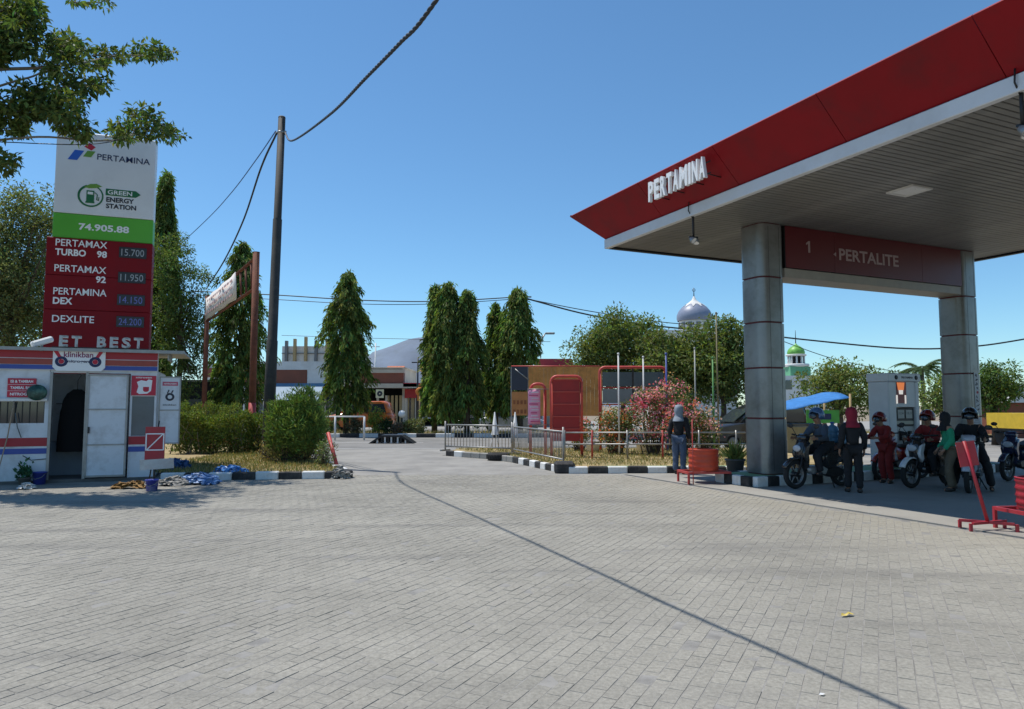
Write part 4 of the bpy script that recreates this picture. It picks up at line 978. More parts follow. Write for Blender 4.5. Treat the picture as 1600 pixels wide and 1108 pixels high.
# ================================================================== FOREGROUND TREE (trunk out of frame on the left)
ft = empty('shade_tree', (-15.6, 14.2, 0), 0, 'leafy tree branches reaching in at the top left over the kiosk', 'tree')
OF = Vector((-15.6, 14.2, 0))
tr_ = MB(); LP = []; 
hub = Vector((-14.2, 14.0, 6.0)) - OF
tr_.tube([(0, 0, -.1), (.15, .05, 2), (.6, 0, 4.2), hub], [.30, .24, .2, .17], 10)
branches = [
 ([(-260, 190, 14.0), (-60, 118, 13.6), (60, 106, 13.3), (130, 98, 13.1), (195, 86, 12.9), (262, 92, 12.7)], .05, 1.0),
 ([(-260, 190, 14.0), (-90, 60, 13.5), (-20, 20, 13.2), (30, 12, 13.0), (58, 24, 12.9)], .05, 1.25),
 ([(-90, 60, 13.5), (-30, 75, 13.2), (30, 62, 13.0), (60, 70, 12.8)], .035, 1.15),
 ([(-260, 190, 14.0), (-60, 150, 13.8), (20, 128, 13.5), (66, 112, 13.4), (110, 70, 13.2), (135, 62, 13.1)], .035, .9),
 ([(-260, 200, 14.0), (-60, 182, 13.7), (20, 176, 13.4), (80, 165, 13.2), (118, 186, 13.0), (140, 205, 12.9)], .045, 1.25),
 ([(20, 176, 13.4), (60, 150, 13.3), (105, 135, 13.1), (165, 130, 13.0)], .03, .95),
 ([(20, 176, 13.4), (40, 190, 13.3), (20, 205, 13.2)], .02, .9),
 ([(-260, 240, 14.2), (-60, 225, 13.2), (60, 214, 12.6), (150, 220, 12.2), (205, 213, 12.0), (232, 180, 11.9)], .035, .0),
 ([(150, 220, 12.2), (190, 218, 12.0), (235, 205, 11.9), (282, 216, 11.8)], .025, 1.0),
 ([(205, 213, 12.0), (215, 195, 11.9), (228, 172, 11.9)], .018, 1.1),
 ([(-260, 240, 14.2), (-80, 255, 14.0), (-20, 258, 13.8), (10, 262, 13.7)], .03, .9),
 ([(-80, 60, 13.5), (60, -10, 12.8), (120, -12, 12.6), (165, -10, 12.5)], .03, .8),
]
for pts, r, fol in branches:
    q = [at(p[0], p[1], 14.2 + min(3.4, max(0, (p[0] - 100) * .026))) - OF for p in pts]
    if pts[0][0] < -200: q = [hub] + q
    path = smooth_path(q, 30); m = len(path)
    tr_.tube(path, [r * (1 - .75 * i / (m - 1)) for i in range(m)], 6, caps=False)
clusters = [(15, 8, 45, 22), (20, 52, 42, 24), (48, 30, 16, 14), (25, 76, 36, 12), (100, 70, 36, 17), (112, 88, 20, 8), (228, 82, 40, 12), (172, 84, 26, 10), (150, 102, 26, 7), (88, 108, 26, 11),
  (120, 134, 40, 10), (155, 131, 20, 8), (55, 142, 40, 11), (85, 165, 52, 18), (116, 194, 24, 15), (38, 172, 38, 16), (16, 198, 22, 13), (128, 208, 12, 9), (226, 176, 24, 12), (222, 201, 52, 13), (268, 212, 22, 7), (190, 212, 26, 7),
  (8, 252, 20, 13), (155, 2, 18, 5), (120, 2, 8, 3), (-40, 60, 60, 50), (-50, 170, 60, 40), (-60, 250, 50, 30)]
for (cx, cy, rx, ry) in clusters:
    for _ in range(max(4, int(rx * ry / 15))):
        a_ = random.uniform(0, 6.283); rr = random.random() ** .5
        p = at(cx + rx * rr * math.cos(a_), cy + ry * rr * math.sin(a_), 14.2 + min(3.4, max(0, (cx - 100) * .026)) + random.gauss(0, .35)) - OF
        LP.append(p)
    Yc = 14.2 + min(3.4, max(0, (cx - 100) * .026)); tr_.tube([at(cx - rx, cy + ry * .3, Yc) - OF, at(cx, cy + 2, Yc) - OF, at(cx + rx * .85, cy + random.uniform(-3, 3), Yc) - OF], [.016, .012, .004], 5, caps=False)
P_, D_, Ls, Ws, C_, NB = clump_leaves([np.array(p) for p in LP], [random.uniform(.10, .19) for _ in LP], 13, .165, .072, (.062, .083, .025), .5, .6)
link('crown', leaf_mesh('crown', P_, D_, Ls, Ws, C_, LEAF, nbias=NB), None, ft)
# the part of the crown that stands beyond the left edge of the frame
cc = [np.array(((random.gauss(-14.6, 1.5)), random.gauss(14.5, 1.8), random.uniform(6.2, 10.5))) - np.array(OF) for _ in range(150)]
cc = [c for c in cc if 800 + FPX * (c[0] + OF.x) / (c[1] + OF.y) < -60]
P_, D_, Ls, Ws, C_, NB = clump_leaves(cc, [random.uniform(.2, .4) for _ in cc], 22, .16, .07, (.05, .082, .022), .4, .7)
link('outer_crown', leaf_mesh('outer_crown', P_, D_, Ls, Ws, C_, LEAF, nbias=NB), None, ft)
tr_.build('trunk', BARK_L, ft)
# ================================================================== TREES
MED = 'columnar trees along the road'
def ctree(px, ytop, Y, wpx, label, z0=.14, **kw):
    b = at(px, 634, Y); h = at(px, ytop, Y).z - z0
    return column_tree('columnar_tree', (b.x, Y, z0), h, wpx / 2 / FPX * Y, label, MED, **kw)
ctree(541, 432, 38.6, 72, 'single columnar tree standing alone left of the far hill', n=330, per=44, low=.17)
ctree(679, 452, 39.4, 38, 'slim columnar tree at the left edge of the middle trio', n=200, per=40, low=.14)
ctree(700, 449, 38.6, 58, 'columnar tree left of centre in the middle trio', n=300, per=44, low=.15)
ctree(730, 460, 38.4, 52, 'rightmost columnar tree of the middle trio', n=290, per=44, low=.14)
ctree(774, 480, 40.0, 34, 'shorter columnar tree beside the orange hoarding', n=190, per=40, low=.16)
ctree(808, 458, 39.0, 68, 'broad columnar tree touched by the overhead wires', n=330, per=44, low=.16)
ctree(372, 386, 37.0, 84, 'columnar tree behind the rusty billboard frame', n=340, per=46, low=.16, tipw=.06)
ctree(247, 276, 36.0, 46, 'tall dark columnar tree directly right of the totem', n=300, per=46, low=.12)
def btree(px, ycen, Y, rpx, rypx, n, per, col, label, base_z=0, clump=.45, lL=.17, lW=.08, more=(), trunk_r=.14, group='broad trees around the station', th=None, bark=None, shell=.55):
    c = at(px, ycen, Y); rx = rpx / FPX * Y; rz = rypx / FPX * Y
    cr = [(0, 0, c.z - base_z, rx, rx * .9, rz)]
    for (dx, dz, s) in more: cr.append((dx, 0, c.z - base_z + dz, rx * s, rx * s, rz * s))
    return tree('broad_tree', (c.x, Y, base_z), cr, th or max(.8, c.z - base_z - rz * .6), trunk_r, n, per, lL, lW, col, label, group, clump, bark, shell=shell)
btree(284, 448, 34.5, 48, 92, 260, 60, (.085, .112, .036), 'loose grey green tree filling the gap between totem and billboard', .13, .4, .16, .06, more=((.3, -2.6, .9), (-.7, 1.4, .6), (.1, -4.0, .8)))
btree(20, 392, 27.0, 104, 132, 800, 54, (.10, .112, .05), 'big sparse tree with pale branches behind the totem on the left', .13, .5, .13, .06, more=((-2.5, -1.2, .9), (1.2, 1.0, .55), (.4, -2.3, .85)), trunk_r=.24, bark=BARK, shell=.3)
btree(80, 500, 33.0, 150, 110, 240, 34, (.055, .075, .025), 'dark dense tree low behind the kiosk roof', .0, .7, .22, .1)
btree(972, 548, 36.0, 84, 70, 330, 54, (.088, .108, .034), 'large green tree left of the grey dome', .0, .5, .2, .085, more=((-1.6, -.5, .55), (.3, .9, .55)))
btree(1056, 572, 34.0, 76, 62, 300, 52, (.094, .112, .036), 'round green tree below the grey dome', .0, .5, .2, .085)
btree(1128, 568, 32.5, 62, 72, 240, 52, (.09, .11, .034), 'green tree just left of the front canopy column', .0, .45, .19, .08, more=((.2, 1.2, .5),))
btree(1310, 608, 30.0, 66, 47, 190, 40, (.105, .125, .04), 'rounded olive green tree behind the fuel dispenser', .0, .38, .15, .07, more=((-.6, .5, .4),))
btree(1552, 603, 30.0, 42, 42, 150, 42, (.065, .10, .03), 'dense dark green round tree right of the far column', .0, .36, .15, .07)
btree(1480, 620, 34.0, 52, 36, 100, 40, (.09, .115, .036), 'bushy tree between the dispenser and the far column', .0, .4, .17, .08)
btree(1385, 612, 40.0, 40, 34, 80, 36, (.08, .11, .04), 'low tree far behind left of the dispenser', .0, .45, .2, .09)
# palm
pm = at(1440, 575, 40); palm = empty('palm_tree', (pm.x, 40, 0), 0, 'small palm top showing above the dispenser', 'palm')
MB().tube([(0, 0, 0), (.05, 0, pm.z * .5), (0, 0, pm.z)], [.16, .12, .10], 8).build('trunk', BARK_L, palm)
Pp = []; Dd = []
for k in range(15):
    a = k * 2.399; el = random.uniform(.1, 1.1)
    for i in range(44):
        t = i / 43; r = 1.5 * t; z = pm.z + r * math.tan(el) * .6 - 1.1 * t * t
        for s in (-1, 1):
            Pp.append((r * math.cos(a), r * math.sin(a), z)); Dd.append((math.cos(a) * .6 - s * math.sin(a), math.sin(a) * .6 + s * math.cos(a), -.45))
Pp = np.array(Pp); link('fronds', leaf_mesh('fronds', Pp, np.array(Dd), .42, .05, leaf_cols(len(Pp), (.05, .075, .03)), LEAF), None, palm)
# median shrubs
for i, (px, yb, w, h, c, lab) in enumerate(((588, 678, 26, 36, (.13, .16, .03), 'yellow tipped shrub on the median beside the single columnar tree'), (603, 679, 24, 22, (.03, .05, .02), 'dark low shrub on the median next to the yellow shrub'),
        (512, 682, 26, 24, (.08, .11, .035), 'green shrub on the median showing past the round bush'), (640, 680, 26, 20, (.10, .11, .045), 'grey green shrub beside the globe lamp'), (655, 677, 16, 20, (.12, .13, .06), 'pale shrub at the right end of the median planting'), (556, 679, 22, 24, (.09, .085, .05), 'brownish shrub at the foot of the single columnar tree'), (622, 681, 20, 16, (.14, .10, .07), 'small reddish shrub under the globe lamp'))):
    Y = 38.0; p = at(px, yb, Y); k = Y / FPX
    bush('median_shrub', (p.x, Y, .14), [(0, 0, h*k*.55, w*k*.55, .4, h*k*.5)], 46, 24, .13, .06, c, lab, 'shrub', 'shrubs on the road median', .2, 8)

# ================================================================== RIGHT PLANTER
FL = [(.50, .15, .24), (.52, .22, .28), (.42, .07, .14), (.50, .32, .32)]; FO = [(.45, .13, .06), (.42, .08, .04), (.44, .22, .14)]
def boug(px, yb, Y, w, h, cols, lab, nf, pf, n=120):
    p = at(px, yb, Y); k = Y / FPX
    bush('bougainvillea', (p.x, Y, .13), [(0, 0, h*k*.55, w*k*.5, .7, h*k*.48), (w*k*.15, 0, h*k*.75, w*k*.32, .5, h*k*.3)], n, 26, .085, .05, (.085, .105, .04), lab, 'shrub', 'flowering bougainvillea in the bed', .2, 22, -.1, (cols, nf, pf))
boug(1018, 702, 22.3, 92, 105, FL, 'pink flowering bougainvillea behind the white flagpoles', 90, 18)
boug(1065, 705, 21.6, 66, 92, FL[:3] + FO[:1], 'magenta bougainvillea rising beside the standing person', 55, 16, 80)
boug(1098, 703, 22.0, 56, 66, [FL[1], FL[3]], 'sparse pale pink bougainvillea near the front column', 30, 13, 70)
boug(960, 702, 22.6, 66, 70, FO, 'orange flowering bougainvillea in front of the framed glass panels', 42, 14, 90)
boug(1045, 690, 25.0, 88, 120, [FL[2], FL[0], FO[2]], 'tall red tinged bougainvillea at the back of the bed', 26, 10, 110)
boug(905, 695, 24.0, 40, 50, FO + FL[1:2], 'thin orange bougainvillea in front of the red framed board', 22, 12, 40)
# rail fence in the bed
rf_ = empty('pipe_rail_fence', (0, 0, 0), 0, 'low pipe rail fence with red posts along the flower bed', 'fence')
y_f = 20.3; xa = at(880, 676, y_f).x; xb = at(1165, 676, y_f).x
for z in (.88, .55): MB().tube([(xa, y_f, z), (xb, y_f, z)], .022, 7).build('rail', GALV, rf_)
for px in (882, 925, 980, 1035, 1092, 1150): x = at(px, 676, y_f).x; MB().tube([(x, y_f, .1), (x, y_f, .95)], .028, 8).build('post', RED_F if px in (925, 1035) else GALV, rf_)
# flagpoles
FP = 'flagpoles in the flower bed'
for (px, yt, m, lab, Y, r) in ((967, 554, WHITE, 'white flagpole left, reaching down to the dry grass', 22.0, .03), (1006, 559, WHITE, 'white flagpole in the middle above the pink flowers', 23.2, .03), (1042, 554, BLUE_P, 'blue flagpole beside the framed glass panels', 23.6, .036),
        (1087, 545, mat('flagpole_grey', (.35, .36, .33), .6), 'pale grey thin pole in front of the green tree', 24, .03), (1115, 560, mat('flagpole_green', (.10, .28, .08), .6), 'green thin pole left of the front column', 24, .035), (1122, 490, mat('bamboo', (.22, .19, .10), .7), 'tall bamboo coloured pole beside the green pole', 24.4, .03)):
    p = at(px, 640, Y); zt_ = at(px, yt, Y).z
    o = empty('flagpole', (p.x, Y, .13), 0, lab, 'flagpole', FP)
    MB().tube([(0, 0, -.05), (0, 0, zt_ - .13)], [r, r*.75], 8).build('shaft', m, o); MB().sphere((0, 0, zt_ - .11), r * 1.3, 8, 6).build('finial', m, o)
# barricades
def barricade(a, b, h, label):
    a, b = Vector(a), Vector(b); L_ = (b - a).length; an = math.atan2(b.y - a.y, b.x - a.x)
    o = empty('steel_barricade', (a.x, a.y, .13), an, label, 'barricade', 'steel barricades on the corner bed')
    for x in (0, L_): MB().tube([(x, 0, 0), (x, 0, h)], .028, 8).build('post', GALV, o); MB().box((x, 0, .03), (.08, .5, .05)).build('foot', GALV, o)
    for z in (.16, h - .12): MB().tube([(0, 0, z), (L_, 0, z)], .024, 7).build('rail', GALV, o)
    n = int(L_ / .12)
    bar = MB().tube([(0, 0, .16), (0, 0, h - .12)], .010, 6).mesh('bar')
    for k in range(1, n): link('bar', bar, GALV, o, (L_ * k / n, 0, 0))
    return o
barricade((-2.25, 23.9), (.0, 22.6), 1.0, 'left steel crowd barricade with thin bars above the tyre')
barricade((.05, 22.2), (1.30, 17.95), .98, 'right steel crowd barricade slanting to the kerb corner')
cb = MB().box((0, 0, .12), (.5, .5, .30), bevel=.05).build('concrete_base', KERB_B, None, (1.30, 17.6, .0)); tag(cb, 'dark concrete block at the kerb corner under the barricade', 'block')
ty_ = empty('loose_tyre', (-.42, 21.6, .0), 0, 'old black tyre lying at the curved kerb', 'tyre')
MB().lathe([(.20, .03), (.22, .0), (.30, 0), (.35, .05), (.36, .11), (.35, .17), (.30, .22), (.22, .22), (.20, .19)], n=24).build('casing', RUBBER, ty_)
for k in range(24): a = 2*math.pi*k/24; MB().box((.358*math.cos(a), .358*math.sin(a), .11), (.012, .05, .12), rot=(0, 0, a)).build('tread_block', RUBBER, ty_)
# white cones on A-frames
for (px, lab) in ((773, 'white pointed marker cone behind the left barricade'), (805, 'second white pointed marker cone nearer the pink banner')):
    p = at(px, 700, 25.2); o = empty('marker_cone', (p.x, 25.2, .0), 0, lab, 'cone', 'white marker cones')
    MB().lathe([(.13, .62), (.12, .64), (.02, 1.42), (0, 1.43)], n=12).build('cone', WHITE, o)
    for s in (-1, 1): MB().tube([(s*.05, 0, .66), (s*.17, s*.08, 0)], .02, 6).build('leg', WHITE, o)
# framed boards
def tube_frame(o, x0, x1, z0, z1, r, m, y=0, corner=.18):
    pts = [(x0, y, z0), (x0, y, z1 - corner)]
    for k in range(5): a = R(180 - 22.5 * k); pts.append((x0 + corner + corner*math.cos(a), y, z1 - corner + corner*math.sin(a)))
    for k in range(5): a = R(90 - 22.5 * k); pts.append((x1 - corner + corner*math.cos(a), y, z1 - corner + corner*math.sin(a)))
    pts += [(x1, y, z1 - corner), (x1, y, z0)]
    MB().tube(pts, r, 8).build('frame', m, o)
def framed(px0, px1, y0, y1, Y, label, cat):
    a, b = at(px0, y0, Y), at(px1, y1, Y); o = empty('framed_board', ((a.x + b.x)/2, Y, .13), 0, label, cat); w = (b.x - a.x)/2
    return o, w, a.z - .13, b.z - .13
RTUBE = mat('red_tube', (.55, .06, .045), .45, var=.12, scale=5, dirt=(.4,.14,.1), dirt_amt=.4, dirt_scale=4)
MAROON = mat('maroon_board', (.36, .018, .018), .55, var=.15, scale=2)
o, w, zt_, zb = framed(861, 909, 588, 680, 21.3, 'maroon board in a bent red tube frame', 'board'); tube_frame(o, -w, w, 0, zt_, .045, RTUBE)
nsl = 5
for k in range(nsl):
    h_ = (zt_ - .1 - .45) / nsl; MB().box((0, .03, .45 + h_ * (k + .5)), (2*w - .1, .03, h_ - .02)).build('board_panel', MAROON, o); MB().box((0, .0, .45 + h_ * (k + 1)), (2*w - .1, .03, .03)).build('cross_bar', RTUBE, o)
o, w, zt_, zb = framed(829, 852, 600, 680, 21.8, 'narrow red tube arch holding the pink banner', 'frame'); tube_frame(o, -w, w, 0, zt_, .045, RTUBE)
bn = at(835, 610, 21.4); o = empty('pink_banner', (bn.x, 21.55, .13), 0, 'pink vertical banner with printed lines on the red arch', 'banner')
bw, zt_, zb = 19 / FPX * 21.5 / 2, at(835, 608, 21.5).z - .13, at(835, 664, 21.5).z - .13
PINK = mat('pink_vinyl', (.85, .36, .52), .5, var=.1, scale=2); sh = MB(); V_ = []; F_ = []
for i in range(9):
    z = zb + (zt_ - zb) * i / 8
    for j in range(4): V_.append((-bw + 2*bw*j/3, .02*math.sin(i*.8 + j), z))
for i in range(8):
    for j in range(3): F_.append((i*4+j, i*4+j+1, i*4+j+5, i*4+j+4))
sh.add(V_, F_, True); s_ = sh.build('sheet', PINK, o); md = s_.modifiers.new('t', 'SOLIDIFY'); md.thickness = .012
for k in range(11): MB().box((random.uniform(-.03, .03), -.045, zb + .1 + k * (zt_ - zb - .2)/10), (bw*2*random.uniform(.5, .85), .004, .035)).build('print_line', mat('banner_print', (.75, .62, .68), .5) if k % 3 else mat('banner_print_dark', (.6, .08, .2), .5), o)
for z in (zb, zt_): MB().tube([(-bw - .02, 0, z), (bw + .3, 0, z)], .012, 6).build('batten', GALV, o)
# framed glass panels
o, w, zt_, zb = framed(937, 1041, 574, 632, 24.2, 'two rows of grey glass panels in a red tube frame', 'panel frame'); tube_frame(o, -w, w, 0, zt_, .05, RTUBE)
for r_ in range(2):
    for k in range(2):
        hh = (zt_ - .12 - zb) / 2; zc_ = zb + hh * (r_ + .5)
        MB().box((-w/2 + .03 + k * (w - .06), 0, zc_), (w - .12, .03, hh - .09)).build('panel', mat('panel_glass_dark', (.07, .085, .10), .2, var=.1) if r_ else mat('panel_glass_pale', (.22, .24, .24), .3, var=.1), o)
    MB().tube([(-w, 0, zb + hh * r_), (w, 0, zb + hh * r_)], .03, 6).build('cross_bar', RTUBE, o)
MB().box((0, 0, (zb + zt_)/2), (.05, .05, zt_ - zb)).build('mullion', DARKM, o)
# hoarding behind
o, w, zt_, zb = framed(799, 938, 573, 650, 29.0, 'brown boarded hoarding with blue black and orange end panels', 'hoarding')
BRN = mat('brown_corrugated', (.58, .25, .06), .7, var=.2, scale=3, dirt=(.13,.05,.02), dirt_amt=.5)
x = -w + .70; k = 0
while x < w - .05:
    wd = .16; MB().box((x + wd/2, .0, (zt_ + zb)/2), (wd - .006, .04, zt_ - zb)).build('board', BRN, o); x += wd; k += 1
MB().box((-w + .34, 0, zb + (zt_ - zb) * .76), (.66, .05, (zt_ - zb) * .48)).build('dark_panel', mat('blue_black_panel', (.022, .026, .045), .4, var=.1), o)
op = MB().box((-w + .34, 0, zb + (zt_ - zb) * .25), (.66, .05, (zt_ - zb) * .48)).build('orange_panel', mat('orange_brown_panel', (.50, .20, .06), .6, var=.15), o)
for r_ in range(2):
    for k in range(4): MB().box((-w + .12 + k * .15, -.03, zb + .18 + r_ * .38), (.09, .012, .16)).build('carved_inset', mat('inset_brown', (.28, .09, .03), .7), op)
MB().tube([(-w + .15, -.05, zt_ - .1), (-w + .72, -.05, zt_ - .55)], .025, 6).build('brace', GALV, o)
for x in (-w, -w + .69, w): MB().box((x, .05, zt_/2), (.06, .06, zt_)).build('post', GALV, o)
MB().tube([(-w, 0, zt_ + .02), (w, 0, zt_ + .02)], .03, 6).build('top_rail', RTUBE, o)
# plants and white pots under the rail
for k, (px, lab) in enumerate(((925, 'white plastic drum under the orange flowers'), (1003, 'white tub among the bougainvillea stems'), (1018, 'second white tub further right among the stems'))):
    p = at(px, 690, 23.6); o = empty('white_tub', (p.x, 23.4, .13), 0, lab, 'tub', 'white tubs behind the rail fence')
    MB().lathe([(0, 0), (.2, 0), (.24, .36), (.25, .36), (.24, .34), (0, .33)], n=16).build('shell', WHITE, o); MB().lathe([(.235, .28), (.255, .29), (.255, .31), (.235, .32)], n=16).build('rim_band', GALV, o)

# ================================================================== DRUMS ON STANDS, LEANING SIGN
def drum_stand(loc, rz, m, sm_, label, r=.31, h=.44, sh=.30, pole=False):
    o = empty('drum_stand', loc, rz, label, 'drum', 'sand drums on steel stands')
    prof = [(0, sh + .02), (r*.96, sh + .02)]
    for k in range(9): z = sh + .03 + h * k / 8; prof += [(r, z), (r + (.014 if k % 2 else 0), z + h/32)]
    prof += [(r + .012, sh + .03 + h), (r + .012, sh + .05 + h), (r - .015, sh + .05 + h), (r - .02, sh + .1), (0, sh + .1)]
    d = MB().lathe(prof, n=28).build('drum', m, o)
    MB().lathe([(0, sh + h - .02), (r - .02, sh + h)], n=20).build('sand_fill', mat('sand', (.3, .24, .15), .95, var=.2), d)
    for (x, y) in ((-.46, -.3), (.46, -.3), (-.46, .3), (.46, .3)): MB().box((x, y, sh/2), (.04, .04, sh)).build('leg', sm_, o)
    for y in (-.3, .3): MB().box((0, y, sh - .005), (.955, .045, .045)).build('frame_bar', sm_, o)
    for x in (-.46, .46): MB().box((x, 0, sh - .005), (.046, .55, .046)).build('frame_bar', sm_, o)
    for x in (-.15, .15): MB().box((x, 0, sh - .006), (.03, .55, .03)).build('frame_bar', sm_, o)
    if pole: MB().tube([(-.38, -.34, 0), (-.38, -.34, 1.36)], .011, 6).build('upright', sm_, o)
    return o
dp = ground(1107, 757)
drum_stand((dp.x, dp.y + .35, 0), R(8), ORANGE, RED_F, 'orange ribbed drum on a red steel stand by the front column', .31, .43, .24, pole=True)
dp = ground(1645, 836)
drum_stand((dp.x + .12, dp.y + .28, 0), R(6), RED_B, RED_B, 'red ribbed drum on a red stand at the right edge', .30, .38, .27)
ls = ground(1544, 828); o = empty('stand_sign', (ls.x, ls.y, 0), R(-8), 'red square sign seen from behind on a leaning post with cross foot', 'sign')
lean = Vector((-.19, .05, 1.0))
MB().tube([(0, 0, .1), tuple(lean * 1.17)], .024, 8).build('post', RED_B, o)
MB().box((-.19, .055, 1.0), (.235, .014, .33), rot=(R(-3), R(-8), 0)).build('board', RED_B, o)
for s in (-1, 1): MB().box((s * .02, 0, .10), (.62, .035, .035), rot=(0, 0, s * R(28))).build('foot_bar', RED_B, o)
for (x, y) in ((-.28, -.15), (.28, -.15), (-.28, .15), (.28, .15)): MB().box((x, y, .05), (.035, .035, .10)).build('leg', RED_B, o)

# ================================================================== FUEL DISPENSER
dsp = empty('fuel_dispenser', cl(6.15, -3.13, .2), TH, 'tall grey fuel dispenser with orange display panel on the pump island', 'dispenser')
DG = mat('dispenser_white', (.58, .60, .62), .35, var=.05, scale=2, dirt=(.4,.4,.4), dirt_amt=.3)
MB().box((0, 0, 2.12), (1.12, .62, .20), bevel=.02).build('header', DG, dsp)
for s in (-1, 1): MB().lathe([(0, -.012), (.05, -.012), (.055, 0)], (s * .35 + .05, -.31, 2.12), 12, 'Y').build('header_lamp', BLACK, dsp)
text('lettering', 'PERTAMINA', .4, .05, dsp, (.08, -.312, 2.12), FRONT, INK, .002, .02)
MB().box((-.41, 0, 1.01), (.26, .56, 2.02), bevel=.02).build('left_pillar', DG, dsp); MB().box((.46, 0, 1.01), (.14, .56, 2.02), bevel=.02).build('right_pillar', DG, dsp)
MB().box((.06, .0, 1.72), (.66, .52, .6)).build('upper_panel', DG, dsp)
ad = MB().box((-.08, -.265, 1.76), (.33, .012, .5)).build('display_panel', mat('display_dark_red', (.25, .02, .02), .4), dsp)
MB().prism([(-.24, 2.0), (.03, 2.0), (-.01, 1.82), (-.2, 1.82)], -.276, -.270).build('orange_figure', mat('display_orange', (.8, .22, .05), .4, emit=(1, .25, .05), estr=.5), ad)
MB().prism([(-.18, 1.82), (-.03, 1.82), (-.04, 1.72), (-.17, 1.72)], -.276, -.270).build('white_figure', mat('display_white', (.85, .8, .75), .4, emit=(1, .9, .8), estr=.5), ad)
for x in (-.25, .045): MB().box((x, -.273, 1.6), (.05, .006, .2)).build('display_strip', mat('display_white', (.85, .8, .75)), ad)
mc = MB().box((.06, .0, 1.18), (.66, .44, .42), bevel=.01).build('meter_cabinet', BLACK, dsp)
for k in range(2):
    m_ = MB().box((-.07 + k * .28, -.226, 1.25), (.22, .01, .2)).build('meter_face', mat('meter_face', (.35, .36, .33), .4), mc)
    text('digits', '12.345'[:5 - k], .16, .05, m_, (-.07 + k * .28, -.232, 1.27), FRONT, INK, .001, .01)
MB().box((.06, -.224, 1.05), (.6, .008, .08)).build('meter_label', mat('meter_label', (.4, .38, .3), .5), mc)
MB().box((.06, .02, .5), (.66, .46, .92)).build('lower_panel', mat('lower_panel', (.42, .43, .42), .5, var=.1), dsp)
for k in range(2):
    x = -.1 + k * .3
    nz_ = MB().box((x, -.24, .74), (.08, .08, .22), bevel=.01).build('nozzle', BLACK, dsp)
    MB().tube([(x, -.26, .66), (x - .02, -.38, .4), (x + .05, -.42, .16), (x + .14, -.34, .3), (x + .16, -.25, .8)], .018, 6).build('hose', RUBBER, nz_)
# notices on the far column
sg_ = MB().box(COLS[1] and (COLS[1][0] + .05, COLS[1][1] - .362, 1.98), (.17, .008, 1.02)).build('column_notice', mat('notice_grey', (.45, .46, .46), .5, var=.05), can)
for k in range(9): 
    zz_ = 2.42 - k * .11
    for s in range(3): MB().box((COLS[1][0] + .05 + random.uniform(-.04, .04), COLS[1][1] - .368, zz_ + random.uniform(-.025, .025)), (random.uniform(.02, .07), .004, random.uniform(.012, .04)), rot=(0, random.uniform(-.8, .8), 0)).build('notice_mark', LR if k in (4,) else INK, sg_)
pn = MB().box((COLS[1][0] + .0, COLS[1][1] - .362, 1.16), (.30, .008, .38)).build('column_poster', mat('poster_grey', (.42, .42, .45), .5), can)
for k in range(6): MB().box((COLS[1][0] + .0, COLS[1][1] - .368, 1.29 - k * .05), (random.uniform(.14, .28), .003, .014)).build('print_line', INK, pn)
# potted plant beside the front column
pp = cl(.85, -2.62); pp = ground(1158, 744); o = empty('potted_plant', (pp.x - .12, pp.y + .05, .0), 0, 'dark clay pot with spiky plant beside the front column', 'plant')
MB().lathe([(0, 0), (.16, 0), (.22, .36), (.24, .36), (.24, .40), (.21, .40), (.2, .34), (0, .34)], n=16).build('pot', CONC_D, o)
k = 130; P_ = RNG.normal(0, .06, (k, 3)) * np.array([1, 1, .3]) + np.array([0, 0, .38]); link('foliage', leaf_mesh('foliage', P_, RNG.normal(0, .5, (k, 3)) + np.array([0, 0, 1.1]), .55 * RNG.uniform(.4, 1, k), .045, leaf_cols(k, (.15, .17, .05)), LEAF_S), None, o)

# ================================================================== PEOPLE
FOLD = bpy.data.textures.new('folds', 'CLOUDS'); FOLD.noise_scale = .11
def skin_obj(name, V, E, Rr, m, parent, root=0, sub=2):
    me = bpy.data.meshes.new(name); me.from_pydata([tuple(v) for v in V], E, []); me.materials.append(m)
    o = bpy.data.objects.new(name, me); COL.objects.link(o); o.parent = parent
    md = o.modifiers.new('skin', 'SKIN'); md.use_smooth_shade = True; md.branch_smoothing = .4
    sv = me.skin_vertices[0].data
    for i, r in enumerate(Rr): sv[i].radius = r if hasattr(r, '__len__') else (r, r); sv[i].use_root = (i == root)
    s = o.modifiers.new('sub', 'SUBSURF'); s.levels = sub; s.render_levels = sub
    if name in ('jacket', 'trousers'):
        dsm = o.modifiers.new('folds', 'DISPLACE'); dsm.texture = FOLD; dsm.strength = .045; dsm.mid_level = .45
    return o
SKIN = mat('skin', (.30, .16, .10), .55, var=.06); SHOE = mat('shoe_dark', (.03, .025, .022), .6)
